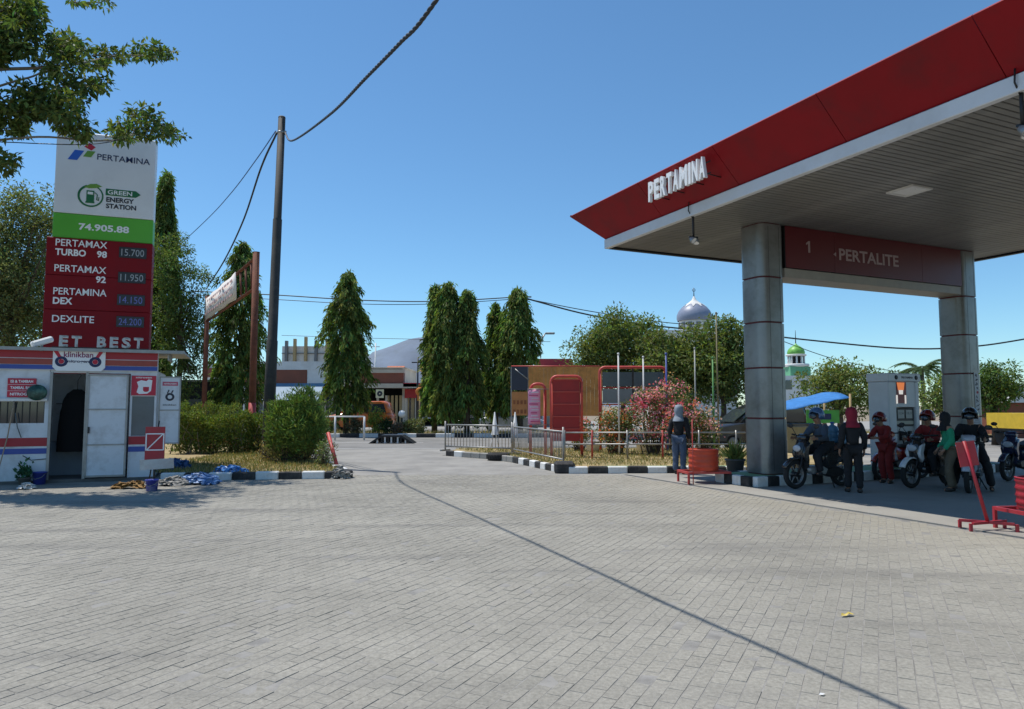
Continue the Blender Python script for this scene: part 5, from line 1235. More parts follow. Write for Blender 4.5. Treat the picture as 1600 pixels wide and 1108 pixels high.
POSES = {
 'stand': dict(pel=(0,0,.90), spi=(0,0,1.07), che=(.0,0,1.24), nec=(.0,0,1.37), hd=(.02,0,1.47), sh=(0,.155,1.32), el=(-.03,.215,1.06), wr=(.06,.225,.84), hip=(0,.085,.86), kn=(.02,.09,.46), an=(-.01,.09,.08), toe=(.13,.105,.03)),
 'walk': dict(pel=(0,0,.89), spi=(.01,0,1.06), che=(.03,0,1.23), nec=(.05,0,1.36), hd=(.08,0,1.46), sh=(.03,.155,1.31), el=(.02,.215,1.06), wr=(.16,.20,.88), hip=(0,.085,.85), kn=(.03,.09,.46), an=(-.02,.09,.08), toe=(.12,.105,.03)),
 'reach': dict(pel=(0,0,.88), spi=(.04,0,1.04), che=(.10,0,1.20), nec=(.15,0,1.32), hd=(.20,0,1.40), sh=(.11,.155,1.27), el=(.24,.2,1.06), wr=(.45,.14,1.05), hip=(0,.085,.84), kn=(.05,.09,.45), an=(-.01,.09,.08), toe=(.13,.105,.03)),
 'ride': dict(pel=(-.16,0,.84), spi=(-.13,0,1.0), che=(-.07,0,1.16), nec=(-.03,0,1.28), hd=(.01,0,1.38), sh=(-.05,.16,1.24), el=(.10,.25,1.0), wr=(.32,.27,1.0), hip=(-.12,.10,.82), kn=(.26,.19,.66), an=(.16,.20,.33), toe=(.28,.22,.29)),
 'ride_foot': dict(pel=(-.16,0,.84), spi=(-.13,0,1.0), che=(-.07,0,1.16), nec=(-.03,0,1.28), hd=(.01,0,1.38), sh=(-.05,.16,1.24), el=(.10,.25,1.0), wr=(.32,.27,1.0), hip=(-.12,.11,.82), kn=(.12,.26,.48), an=(-.02,.30,.09), toe=(.12,.32,.04)),
}
def person(loc, rz, pose, label, shirt, trousers, head, scale=1.0, jacket=True, extra=None, asym=0.0):
    o = empty('person', loc, rz, label, 'person'); o.scale = (scale,)*3
    J = POSES[pose]; V = []; E = []; Rr = []; ID = {}
    def add(n, p, r, par=None): ID[n] = len(V); V.append(Vector(p)); Rr.append(r); E.append((ID[par], ID[n])) if par else None
    add('pel', J['pel'], (.10, .09)); add('spi', J['spi'], (.085, .075), 'pel'); add('che', J['che'], (.105, .085), 'spi'); add('nec', J['nec'], .05, 'che')
    hd = Vector(J['hd']); add('jaw', hd + Vector((.012, 0, -.03)), .06, 'nec'); add('skull', hd + Vector((0, 0, .05)), (.075, .088), 'jaw'); add('crown', hd + Vector((-.01, 0, .11)), .055, 'skull'); add('nose', hd + Vector((.098, 0, .012)), .012, 'jaw')
    for s in (-1, 1):
        f = lambda k: Vector((J[k][0] + (asym * s if k in ('kn', 'an', 'toe') else 0) * (1 if k != 'kn' else .6), J[k][1] * s, J[k][2])); t = 'l' if s > 0 else 'r'
        add('sh'+t, f('sh'), .062, 'che'); add('el'+t, f('el'), .043, 'sh'+t); add('wr'+t, f('wr'), .028, 'el'+t)
        dr_ = (f('wr') - f('el')).normalized(); sd = Vector((0, s, 0)); pa = f('wr') + dr_ * .06; add('pa'+t, pa, (.034, .02), 'wr'+t)
        lat = dr_.cross(sd).normalized(); 
        for q in range(4):
            b0 = pa + dr_ * .035 + lat * (.026 - .017 * q); ln = (.034, .040, .037, .028)[q]
            add('f%d%s' % (q, t), b0, .009, 'pa'+t); add('g%d%s' % (q, t), b0 + dr_ * ln - sd * .012, .008, 'f%d%s' % (q, t)); add('h%d%s' % (q, t), b0 + dr_ * ln * 1.6 - sd * .032, .007, 'g%d%s' % (q, t))
        add('th'+t, pa + lat * .04 - dr_ * .005, .010, 'pa'+t); add('ti'+t, pa + lat * .06 + dr_ * .03 - sd * .01, .008, 'th'+t)
        add('hi'+t, f('hip'), .088, 'pel'); add('kn'+t, f('kn'), .058, 'hi'+t); add('an'+t, f('an'), .038, 'kn'+t); add('to'+t, f('toe'), (.035, .028), 'an'+t)
    skin_obj('body', V, E, Rr, SKIN, o, 0, 1)
    def sub(names, edges, rads, nm, m): return skin_obj(nm, [V[ID[k]] for k in names], edges, rads, m, o, 0, 2)
    sub(['pel','spi','che','nec','shl','ell','wrl','shr','elr','wrr'], [(0,1),(1,2),(2,3),(2,4),(4,5),(5,6),(2,7),(7,8),(8,9)], [(.165,.135),(.15,.12),(.17,.13),.07,.082,.062,.046,.082,.062,.046], 'jacket', shirt)
    sub(['pel','hil','knl','anl','hir','knr','anr'], [(0,1),(1,2),(2,3),(0,4),(4,5),(5,6)], [(.15,.125),.105,.08,.066,.105,.08,.066], 'trousers', trousers)
    for t in 'lr':
        a, b = V[ID['an'+t]], V[ID['to'+t]]
        skin_obj('shoe', [a + Vector((-.04, 0, -.035)), a.lerp(b, .5) + Vector((0, 0, -.01)), b], [(0, 1), (1, 2)], [.046, .05, .04], SHOE, o, 0, 1)
    for s in (-1, 1): MB().sphere(hd + Vector((.082, s * .032, .04)), .012, 8, 6).build('eye', INK, o)
    MB().tube([hd + Vector((.082, -.024, -.035)), hd + Vector((.09, 0, -.037)), hd + Vector((.082, .024, -.035))], .006, 5).build('mouth', mat('lip', (.3, .10, .09), .5), o)
    kind, hm = head; hc = hd + Vector((-.005, 0, .055))
    if kind == 'helmet':
        h_ = MB(); n = 18; V_ = []; F_ = []
        for i in range(9):
            ph = R(8 + i * 13.2)
            for j in range(n + 1):
                a = R(60 + 240 * j / n) if i > 4 else 2*math.pi*j/n
                V_.append((hc.x + .145*math.sin(ph)*math.cos(a), hc.y + .13*math.sin(ph)*math.sin(a), hc.z + .02 + .15*math.cos(ph)))
        for i in range(8):
            for j in range(n): q = i*(n+1)+j; F_.append((q, q+1, q+n+2, q+n+1))
        h_.add(V_, F_, True); hh = h_.build('helmet', hm, o); md = hh.modifiers.new('t', 'SOLIDIFY'); md.thickness = .02
        MB().sphere(hc + Vector((.105, 0, .0)), .06, 10, 6, (.55, 1.5, 1.0)).build('visor', GLASS, hh)
    else:   # headscarf: hood over the head falling over the shoulders
        n = 20; V_ = []; F_ = []; prof = [(.02, .15), (.07, .137), (.100, .09), (.110, .03), (.105, -.05), (.092, -.10), (.11, -.15), (.155, -.20), (.165, -.25)]
        for i, (r, z) in enumerate(prof):
            for j in range(n):
                a = 2*math.pi*j/n; fr = .80 if (2 <= i <= 4 and abs(math.cos(a/2)) > .93) else 1
                V_.append((hc.x + r*fr*math.cos(a)*(1 + .05*math.sin(4*a+i)), hc.y + r*math.sin(a)*(1 + .05*math.sin(5*a+i)), hc.z + z))
        for i in range(8):
            for j in range(n): F_.append((i*n+j, i*n+(j+1)%n, (i+1)*n+(j+1)%n, (i+1)*n+j))
        V_.append((hc.x, hc.y, hc.z + .17)); 
        F_ += [(len(V_)-1, j, (j+1) % n) for j in range(n)]
        MB().add(V_, F_, True).build('headscarf', hm, o)
    return o
cloth = lambda n, c: mat(n, c, .85, var=.14, scale=9, bump=.3, bscale=22)
BLK = cloth('black_fabric', (.012, .012, .014)); GREY_B = cloth('grey_blue_fabric', (.06, .08, .11)); REDF = cloth('red_fabric', (.22, .016, .014)); GRN = cloth('green_fabric', (.02, .30, .15)); KHA = cloth('khaki_fabric', (.13, .10, .065)); JEAN = cloth('jeans', (.07, .10, .16)); CRIM = cloth('crimson_fabric', (.26, .012, .03)); GREYS = cloth('grey_scarf', (.24, .28, .33)); NAV = cloth('dark_grey_fabric', (.016, .017, .02))
HEL_B = mat('helmet_blue', (.06, .13, .26), .25, var=.1, coat=.5); HEL_R = mat('helmet_red', (.17, .012, .012), .3, var=.1, coat=.5); HEL_K = mat('helmet_black', (.012, .012, .014), .25, var=.1, coat=.5)
q = ground(1062, 741); person((q.x, q.y, 0), R(70), 'stand', 'person in black top, grey scarf and blue jeans standing by the orange drum', BLK, JEAN, ('scarf', GREYS), 1.0, asym=.03)
tk = cl(0, 0)
# ================================================================== MOTORBIKES
def motorbike(loc, rz, paint, label, accent=None, seatm=None, white=None):
    o = empty('motorbike', loc, rz, label, 'motorbike', 'motorbikes queueing at the pump')
    accent = accent or DARKM
    for wx in (-.62, .64):
        w_ = MB().lathe([(.20, -.03), (.235, -.045), (.275, -.042), (.29, 0), (.275, .042), (.235, .045), (.20, .03)], (wx, 0, .29), 26, 'Y').build('wheel', RUBBER, o)
        MB().lathe([(.195, -.028), (.212, -.03), (.212, .03), (.195, .028), (.195, -.028)], (wx, 0, .29), 26, 'Y').build('rim', GALV, w_)
        sp = MB()
        for k in range(6):
            a = k * math.pi / 3
            for s in (-1, 1): sp.tube([(wx + .03*math.cos(a), s*.02, .29 + .03*math.sin(a)), (wx + .2*math.cos(a + .12*s), s*.008, .29 + .2*math.sin(a + .12*s))], .009, 5)
        sp.build('spokes', GALV, w_); MB().lathe([(0, -.06), (.045, -.06), (.05, 0), (.045, .06), (0, .06)], (wx, 0, .29), 12, 'Y').build('hub', DARKM, w_)
    b = MB(); n = 10; V_ = []; F_ = []
    for i in range(n + 1):
        a = R(25 + 125 * i / n)
        for y, rr in ((-.07, .31), (-.045, .335), (.045, .335), (.07, .31)): V_.append((.64 + rr*math.cos(a), y, .29 + rr*math.sin(a)))
    for i in range(n):
        for k in range(3): F_.append((i*4+k, i*4+k+1, i*4+k+5, i*4+k+4))
    b.add(V_, F_, True); ff = b.build('front_fender', white or paint, o); md = ff.modifiers.new('t', 'SOLIDIFY'); md.thickness = .008
    fk = MB()
    for s in (-1, 1): fk.tube([(.46, s*.075, .72), (.64, s*.075, .29)], .024, 8)
    fk.build('fork', DARKM, o)
    MB().puffy([(.34, 1.0), (.47, .97), (.55, .80), (.53, .66), (.45, .40), (.36, .32), (.34, .52), (.37, .72)], .13, .62).build('front_shield', paint, o)
    for s in (-1, 1): MB().puffy([(.36, .92), (.50, .84), (.56, .70), (.48, .52), (.42, .56), (.44, .70)], .035, .8, y0=s*.125).build('shield_panel', white or paint, o)
    MB().puffy([(.30, 1.06), (.40, 1.09), (.48, 1.02), (.46, .96), (.33, .96)], .12, .7).build('handlebar_cover', paint, o)
    hl_ = MB().sphere((.575, 0, .80), .085, 12, 8, (.4, 1.2, .8)).build('headlight', mat('headlight_glass', (.5, .52, .55), .1, var=.05), o)
    MB().tube([(.30, -.36, 1.06), (.36, -.2, 1.05), (.38, 0, 1.03), (.36, .2, 1.05), (.30, .36, 1.06)], .013, 7).build('handlebar', DARKM, o)
    for s in (-1, 1):
        MB().tube([(.34, s*.26, 1.055), (.29, s*.38, 1.06)], .02, 8).build('grip', RUBBER, o)
        m_ = MB().tube([(.36, s*.22, 1.07), (.38, s*.30, 1.2)], .007, 5).build('mirror', DARKM, o)
        MB().sphere((.385, s*.33, 1.24), .055, 10, 6, (.25, 1.3, .8)).build('mirror_head', BLACK, m_)
    MB().puffy([(.42, .40), (.36, .30), (-.06, .27), (-.12, .38), (.0, .44), (.34, .44)], .16, .86).build('floorboard', accent, o)
    MB().puffy([(-.04, .36), (.03, .62), (-.02, .72), (-.3, .74), (-.72, .84), (-.86, .80), (-.80, .66), (-.48, .50), (-.25, .38)], .15, .74).build('rear_body', paint, o)
    MB().puffy([(.05, .72), (.02, .77), (-.25, .79), (-.38, .84), (-.70, .89), (-.74, .84), (-.36, .75), (-.1, .70)], .135, .82).build('seat', seatm or mat('seat_vinyl', (.02, .018, .018), .6, var=.2), o)
    MB().box((-.86, 0, .76), (.06, .18, .08), bevel=.02).build('tail_light', mat('tail_red', (.4, .01, .01), .2), o)
    MB().puffy([(-.12, .42), (-.05, .26), (-.3, .2), (-.62, .22), (-.68, .34), (-.45, .42)], .09, .8).build('engine', DARKM, o)
    MB().tube([(-.2, -.14, .25), (-.45, -.16, .27), (-.85, -.17, .36)], [.022, .045, .05], 10).build('exhaust', GALV, o)
    MB().tube([(-.72, -.12, .87), (-.86, -.08, .90), (-.86, .08, .90), (-.72, .12, .87)], .013, 6).build('grab_rail', GALV, o)
    MB().tube([(-.25, .08, .24), (-.2, .2, .01)], .013, 6).build('side_stand', DARKM, o)
    MB().box((-.95, 0, .60), (.012, .2, .12), rot=(0, .25, 0)).build('number_plate', mat('plate_black', (.03, .03, .03), .5), o)
    return o
PB = mat('bike_black_paint', (.02, .021, .023), .22, var=.1, coat=.6); PWH = mat('bike_white_paint', (.68, .69, .70), .22, var=.04, coat=.6); PBL = mat('bike_blue_paint', (.016, .022, .06), .22, var=.1, coat=.6); PRD = mat('bike_red_paint', (.30, .02, .02), .25, var=.1, coat=.6)
FACE = TH + math.pi
def ride(px, py, dz, paint, blabel, plabel, pose, shirt, tr, head, scale, accent=None, seatm=None, white=None):
    f = ground(px, py); d = Vector((math.cos(FACE + dz), math.sin(FACE + dz), 0)); c = f - d * .64
    motorbike((c.x, c.y, 0), FACE + dz, paint, blabel, accent, seatm, white)
    if plabel: person((c.x, c.y, 0), FACE + dz, pose, plabel, shirt, tr, head, scale)
    return c, d
c1, dd1 = ride(1243, 764, 0, PB, 'black scooter nearest the front column, facing left', 'rider in grey blue jacket and blue helmet on the black scooter', 'ride', GREY_B, NAV, ('helmet', HEL_B), 1.0, GALV, mat('seat_brown', (.10, .045, .035), .6))
c2, dd2 = ride(1424, 763, R(4), PB, 'white fronted scooter in the middle of the pump queue', 'rider in red jacket and red helmet on the white scooter', 'ride', REDF, NAV, ('helmet', HEL_R), .97, PB, None, PWH)
c3, dd3 = ride(1514, 771, R(26), mat('bike_white_blue', (.45, .46, .52), .25, var=.1, coat=.5), 'motorbike with silver spoked wheel behind the leaning red sign', 'rider in black jacket and black helmet beside the leaning red sign', 'ride_foot', BLK, BLK, ('helmet', HEL_K), 1.0, PB)
c4, dd4 = ride(1575, 752, R(8), PBL, 'dark blue motorbike at the right edge under the canopy', None, 'ride', None, None, None, 1)
c5 = ground(1388, 752); motorbike((c5.x + .5, c5.y + .35, 0), FACE, PRD, 'dark red scooter half hidden between the two standing customers')
# blue water gallons carried behind the first rider
for s, lab in ((-1, 'blue water gallon on the near side of the black scooter'), (1, 'blue water gallon on the far side of the black scooter')):
    g = c1 - dd1 * .62 + Vector((-dd1.y, dd1.x, 0)) * (-s * .17) * -1
    o = empty('water_gallon', (g.x, g.y, .88), FACE, lab, 'gallon', 'water gallons on the black scooter')
    MB().lathe([(0, 0), (.12, 0), (.13, .02), (.13, .09), (.122, .10), (.13, .11), (.13, .2), (.122, .21), (.13, .22), (.13, .28), (.09, .34), (.035, .37), (.035, .42), (0, .42)], n=20).build('bottle', mat('gallon_blue', (.10, .24, .36), .12, var=.1), o)
    MB().lathe([(.04, .40), (.042, .43), (0, .435)], n=14).build('cap', mat('cap_blue', (.05, .1, .4), .4), o)
q = ground(1335, 770); person((q.x, q.y, 0), R(80), 'stand', 'person in black with a crimson headscarf standing with back turned at the pump', BLK, BLK, ('scarf', CRIM), .97, asym=.06)
q = ground(1391, 756); person((q.x, q.y + .1, 0), FACE, 'reach', 'attendant in red uniform bending towards the first scooter', REDF, REDF, ('helmet', HEL_R), .93)
q = ground(1487, 768); person((q.x, q.y, 0), FACE - R(40), 'walk', 'person in green jacket, dark headscarf and khaki trousers beside the white scooter', GRN, KHA, ('scarf', BLK), .92, asym=.05)

# ================================================================== BACKGROUND BUILDINGS
def box_px(px0, px1, y0, y1, Y): a, b = at(px0, y0, Y), at(px1, y1, Y); return a.x, b.x, a.z, b.z
B_W = mat('building_white', (.70, .69, .66), .8, var=.06, scale=.6, dirt=(.42,.40,.36), dirt_amt=.5, dirt_scale=.5)
B_CR = mat('building_cream', (.52, .46, .36), .8, var=.1, scale=.6, dirt=(.3,.26,.2), dirt_amt=.5, dirt_scale=.5)
B_BR = mat('building_brick_red', (.22, .075, .045), .8, var=.15, scale=.8, dirt=(.13,.06,.04), dirt_amt=.5)
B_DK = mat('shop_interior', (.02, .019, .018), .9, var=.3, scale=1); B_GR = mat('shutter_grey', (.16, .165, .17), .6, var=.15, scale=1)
TAN = mat('tan_panel', (.40, .29, .14), .7, var=.15); TILE = mat('orange_tile', (.50, .16, .08), .8, var=.2, scale=3)
def bpart(o, ox, name, x0, x1, z0, z1, m, y=0.0, t=.2): return MB().box(((x0 + x1)/2 - ox, y, (z0 + z1)/2), (x1 - x0, t, z1 - z0)).build(name, m, o)
def shop(px0, px1, ytop, Y, label, wallm, depth=7):
    x0, x1, zt_, _ = box_px(px0, px1, ytop, 650, Y); ox = (x0 + x1)/2
    o = empty('shop_building', (ox, Y, 0), 0, label, 'shop', 'shops across the road')
    bpart(o, ox, 'side_wall', x0, x0 + .2, 0, zt_ - .1, wallm, depth/2, depth - .02); bpart(o, ox, 'side_wall', x1 - .2, x1, 0, zt_ - .1, wallm, depth/2, depth - .02)
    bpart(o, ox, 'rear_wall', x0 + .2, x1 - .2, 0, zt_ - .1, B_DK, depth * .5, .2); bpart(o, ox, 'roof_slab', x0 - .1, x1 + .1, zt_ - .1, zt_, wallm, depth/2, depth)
    return o, ox, x0, x1, zt_
def opening(o, ox, px0, px1, Y, ytop, kind, frame=B_CR):
    x0, x1, z1, _ = box_px(px0, px1, ytop, 650, Y)
    if kind == 'gate':
        n = max(2, int((x1 - x0) / .32)); 
        for k in range(n): bpart(o, ox, 'gate_slat', x0 + k*(x1-x0)/n, x0 + (k + .62)*(x1-x0)/n, .1, z1, TAN, .12, .05)
    elif kind == 'shutter':
        n = 10
        for k in range(n): bpart(o, ox, 'shutter_slat', x0, x1, .1 + (z1-.1)*k/n, .1 + (z1-.1)*(k+.9)/n, B_GR, .1, .05)
    elif kind == 'glass':
        f = bpart(o, ox, 'window', x0, x1, .6, z1, frame, .08, .06); w = (x1 - x0); 
        for k in range(2): bpart(f, ox, 'pane', x0 + .08 + k*w/2, x0 + (k+1)*w/2 - .08, .7, z1 - .1, GLASS, .04, .03)
    for x in (x0, x1): bpart(o, ox, 'pillar', x - .09, x + .09, 0, z1, frame, 0, .18)
# white hall far behind
Y = 92; x0, x1, zt_, zb = box_px(441, 560, 541, 575, Y); ox = (x0 + x1)/2
hall = empty('white_hall', (ox, Y, 0), 0, 'large white hall with tan fins showing between pole and columnar tree', 'building')
bpart(hall, ox, 'wall', x0, x1, 0, zt_, B_W, 3, 6); 
for k, px in enumerate((449, 462, 479, 495, 512, 530)): xx = at(px, 540, Y).x; bpart(hall, ox, 'fin', xx - .16, xx + .16, zb, at(px, 533 - (k % 3) * 3, Y).z, TAN if k in (1, 2, 4) else B_GR, -.3, .5)
for k in range(5): xx = x0 + (k + .5)*(x1-x0)/5; f = bpart(hall, ox, 'window', xx - .7, xx + .7, zt_ - 4.4, zt_ - 3.0, B_GR, -.05, .12); bpart(f, ox, 'pane', xx - .6, xx + .6, zt_ - 4.3, zt_ - 3.1, GLASS, -.12, .06)
bpart(hall, ox, 'rail', x0, x1, zt_ - 1.0, zt_ - .9, B_GR, -.1, .15)
# long shop on the left
Y = 58; o, ox, x0, x1, zt_ = shop(380, 535, 565, Y, 'long white and brick red shop left of the single columnar tree', B_W)
xa, xb, za, zb = box_px(380, 535, 566, 578, Y); bpart(o, ox, 'parapet', x0, x1, zb, za + .05, B_W, -.12, .2)
xa, xb, za, zb = box_px(380, 481, 578, 600, Y); bpart(o, ox, 'brick_band', xa, xb, zb, za, B_BR, -.1, .2); xa2, xb2, za2, zb2 = box_px(481, 535, 578, 600, Y); bpart(o, ox, 'white_band', xa2, xb2, zb2, za2, B_W, -.1, .2)
xa, xb, za, zb = box_px(425, 508, 599, 625, Y); aw = MB().add([(xa-ox, -.2, za), (xb-ox, -.2, za), (xb-ox, -2.2, zb), (xa-ox, -2.2, zb), (xa-ox, -.2, za-.06), (xb-ox, -.2, za-.06), (xb-ox, -2.2, zb-.06), (xa-ox, -2.2, zb-.06)], [(0,3,2,1), (4,5,6,7), (0,1,5,4), (1,2,6,5), (2,3,7,6), (3,0,4,7)]).build('awning', mat('pale_blue_awning', (.13, .24, .34), .6, var=.12, scale=1), o)
for xx in np.linspace(xa - ox + .1, xb - ox - .1, 5): MB().tube([(xx, -2.15, 0), (xx, -2.15, zb)], .04, 6).build('awning_post', GALV, o)
opening(o, ox, 400, 425, Y, 612, 'shutter'); opening(o, ox, 430, 468, Y, 612, 'none'); opening(o, ox, 470, 505, Y, 612, 'shutter'); opening(o, ox, 508, 530, Y, 612, 'glass')
# brown shop
o, ox, x0, x1, zt_ = shop(558, 632, 574, Y, 'shop with wide brown signboard right of the single columnar tree', B_CR)
xa, xb, za, zb = box_px(560, 631, 583, 600, Y); sgb = bpart(o, ox, 'signboard', xa, xb, zb, za, B_BR, -.18, .15); bpart(o, ox, 'cornice', x0, x1, za, za + .3, B_CR, -.2, .3); bpart(o, ox, 'ledge', x0, x1 + 1.2, zb - .35, zb, B_CR, -.5, 1.1)
xa, xb, za, zb = box_px(591, 603, 609, 622, Y); s_ = bpart(o, ox, 'hanging_sign', xa, xb, zb, za, mat('sign_cream', (.62, .58, .36), .6), -1.0, .06); MB().lathe([(.06, 0), (.12, -.01), (.2, -.01), (.22, 0)], ((xa+xb)/2 - ox, -1.04, (za+zb)/2), 14, 'Y').build('sign_ring', INK, s_)
opening(o, ox, 560, 590, Y, 612, 'none'); opening(o, ox, 604, 630, Y, 618, 'gate')
# red roofed shop
o, ox, x0, x1, zt_ = shop(633, 745, 600, Y, 'low shop with red fascia and white walls behind the middle trio of trees', B_W)
xa, xb, za, zb = box_px(633, 672, 599, 605, Y); bpart(o, ox, 'red_fascia', xa, xb, zb, za, mat('fascia_red', (.5, .02, .04), .5), -.6, .9); xa, xb, za, zb = box_px(633, 668, 608, 622, Y); bpart(o, ox, 'maroon_band', xa, xb, zb, za, MAROON, -.15, .1)
opening(o, ox, 634, 650, Y, 622, 'gate'); opening(o, ox, 652, 680, Y, 620, 'glass', B_W); opening(o, ox, 682, 710, Y, 622, 'none', B_GR); opening(o, ox, 712, 744, Y, 620, 'shutter')
# tile roofed houses behind
for (pxa, pxb, yt, lab) in ((604, 628, 572, 'small house with bright orange tiled roof above the brown signboard'), (659, 676, 574, 'second small orange tiled roof left of the middle trio')):
    x0, x1, zt_, zb = box_px(pxa, pxb, yt, 580, 66); ox = (x0 + x1)/2; hw_ = (x1 - x0)/2
    o = empty('tiled_house', (ox, 66, 0), 0, lab, 'house', 'orange tiled houses')
    bpart(o, ox, 'wall', x0, x1, 0, zb, B_CR, 2.2, 4.2)
    for k in range(5):
        for r_ in range(4): MB().box((-hw_ - .1 + (k + .5)*(2*hw_ + .2)/5, -.1 + r_*.35, zb + .05 + r_*(zt_-zb)/4), ((2*hw_ + .2)/5 - .02, .42, .10), rot=(.45, 0, 0)).build('roof_tile', TILE, o)
# yellow shop between trees
Y = 55; o, ox, x0, x1, zt_ = shop(746, 850, 575, Y, 'dark fronted shop with yellow fascia between the columnar trees', B_W)
xa, xb, za, zb = box_px(748, 845, 590, 607, Y); bpart(o, ox, 'yellow_fascia', xa, xb, zb, za, mat('fascia_yellow', (.55, .33, .05), .55, var=.1), -.3, .4)
xa, xb, za, zb = box_px(760, 778, 611, 626, Y); s_ = bpart(o, ox, 'blue_white_sign', xa, xb, zb, za, mat('sign_pale', (.5, .53, .6), .5), -.9, .06); bpart(s_, ox, 'sign_mark', xa + .3, xb - .4, zb + .2, za - .3, NAVY, -.94, .02)
opening(o, ox, 752, 782, Y, 625, 'none', B_GR); opening(o, ox, 785, 812, Y, 622, 'shutter'); opening(o, ox, 815, 845, Y, 622, 'none', B_GR)
o = empty('red_roof_building', (at(868, 600, 60).x, 60, 0), 0, 'building with dark red roof showing behind the brown hoarding', 'building'); x0, x1, zt_, zb = box_px(838, 890, 561, 575, 60); ox = (x0 + x1)/2
bpart(o, ox, 'wall', x0, x1, 0, zb, B_CR, 3, 6); MB().prism([(-(x1-x0)/2 - .2, zb), ((x1-x0)/2 + .2, zb), ((x1-x0)/2, zt_), (-(x1-x0)/2, zt_)], -.3, 6.3).build('roof', mat('dark_red_roof', (.30, .02, .03), .6, var=.1), o)
# building left behind hedge: dark store and outdoor units
x0, x1, zt_, zb = box_px(270, 345, 594, 650, 37); ox = (x0 + x1)/2; o = empty('dark_store', (ox, 37, 0), 0, 'dark low store with thin pale roof edge behind the hedge', 'building')
bpart(o, ox, 'wall', x0, x1, 0, zt_ - .1, mat('dark_wall', (.02, .022, .03), .7, var=.2), 1.5, 3); bpart(o, ox, 'roof', x0 - .3, x1 + .3, zt_ - .1, zt_, GALV, 1.3, 3.6); bpart(o, ox, 'door', ox - .45, ox + .45, 0, 2.0, B_GR, -.04, .06)
x0, x1, zt_, zb = box_px(322, 410, 568, 650, 62); ox = (x0 + x1)/2; o = empty('white_house', (ox, 62, 0), 0, 'white house wall glimpsed between the left columnar trees', 'building')
bpart(o, ox, 'wall', x0, x1, 0, zt_, B_W, 3, 6); bpart(o, ox, 'brick_band', x0, x1, zt_ - 1.2, zt_ - .4, B_BR, -.05, .1)
for k in range(3): f = bpart(o, ox, 'window', x0 + .6 + k*1.6, x0 + 1.6 + k*1.6, 1.0, 2.2, B_GR, -.04, .1); bpart(f, ox, 'pane', x0 + .68 + k*1.6, x0 + 1.52 + k*1.6, 1.08, 2.12, GLASS, -.10, .04)
# right: mosque with grey dome
def dome(o, r, z, prof, m): MB().lathe([(r*a, z + r*b) for a, b in prof], n=28).build('dome', m, o)
ONION = [(1.0, 0), (1.05, .15), (1.04, .35), (.94, .6), (.76, .82), (.52, 1.0), (.30, 1.13), (.12, 1.28), (.04, 1.45), (0, 1.5)]
p = at(1085, 502, 85); o = empty('grey_dome_mosque', (p.x, 85, 0), 0, 'mosque with grey and white dome rising behind the trees', 'mosque'); rd = 26 / FPX * 85
MB().box((0, 3, (p.z - 1.2)/2), (9, 9, p.z - 1.2)).build('hall', B_W, o); MB().lathe([(rd*.92, p.z - 1.3), (rd*.92, p.z)], n=24).build('drum', B_W, o)
for k in range(12): a = 2*math.pi*k/12; MB().box((rd*.92*math.cos(a), rd*.92*math.sin(a), p.z - .6), (.12, .5, .7), rot=(0, 0, a)).build('drum_window', B_GR, o)
DGREY = mat('dome_grey', (.22, .25, .33), .45, var=.1); zd = p.z
dome(o, rd, zd, [q for q in ONION[:8]], DGREY)
MB().lathe([(rd*.54, zd + rd*1.0), (rd*.32, zd + rd*1.14), (rd*.13, zd + rd*1.30), (rd*.05, zd + rd*1.5), (0, zd + rd*1.55)], n=20).build('dome_cap', B_W, o)
for k in range(10):
    a = 2*math.pi*k/10; pts = [(rd*1.02*r_, zd + rd*z_) for r_, z_ in ((.78, .82), (.56, .985), (.33, 1.13))]
    b = MB(); V_ = []
    for i, (rr, z_) in enumerate(pts):
        da = (.02, .2, .31)[i]; V_ += [(rr*math.cos(a-da), rr*math.sin(a-da), z_), (rr*math.cos(a+da), rr*math.sin(a+da), z_)]
    b.add(V_, [(0,1,3,2), (2,3,5,4)]); b.build('dome_petal', B_W, o)
MB().tube([(0, 0, zd + rd*1.45), (0, 0, zd + rd*2.05)], [.07, .02], 6).build('finial', DARKM, o); MB().lathe([(.14, -.02), (.2, 0), (.14, .02)], (0, 0, zd + rd*1.9), 12, 'Y').build('crescent', DARKM, o)
# green domed minaret
p = at(1244, 562, 70); k_ = 70 / FPX; o = empty('green_dome_minaret', (p.x, 70, 0), 0, 'white mosque turret with bright green dome right of the front column', 'mosque'); rd = 12.5 * k_
GD = mat('dome_green', (.16, .42, .07), .45, var=.25, scale=3); zd = at(1244, 554, 70).z
dome(o, rd, zd, ONION, GD); MB().tube([(0, 0, zd + rd*1.4), (0, 0, at(1244, 516, 70).z)], [.05, .02], 6).build('finial', DARKM, o)
MB().lathe([(0, zd + .01), (rd*1.2, zd), (rd*1.25, zd - .12), (rd*1.05, zd - .2)], n=20).build('cornice', B_W, o)
z2 = at(1244, 569, 70).z
for k in range(10): a = 2*math.pi*k/10; MB().tube([(rd*.95*math.cos(a), rd*.95*math.sin(a), z2), (rd*.95*math.cos(a), rd*.95*math.sin(a), zd - .2)], .09, 6).build('gallery_column', B_W, o)
MB().lathe([(rd*.6, z2), (rd*.6, zd - .15)], n=12).build('gallery_core', B_DK, o)
MB().lathe([(0, z2 + .02), (rd*1.5, z2), (rd*1.55, z2 - .2), (rd*1.3, z2 - .3)], n=20).build('gallery_floor', B_W, o)
z3 = at(1244, 588, 70).z; MB().box((0, 0, (z2 - .3 + z3)/2), (rd*2.5, rd*2.5, z2 - .3 - z3)).build('green_band', mat('mint_paint', (.12, .36, .20), .6, var=.1), o); MB().box((.4, 1, z3/2), (5.6, 5, z3)).build('prayer_hall', B_W, o)
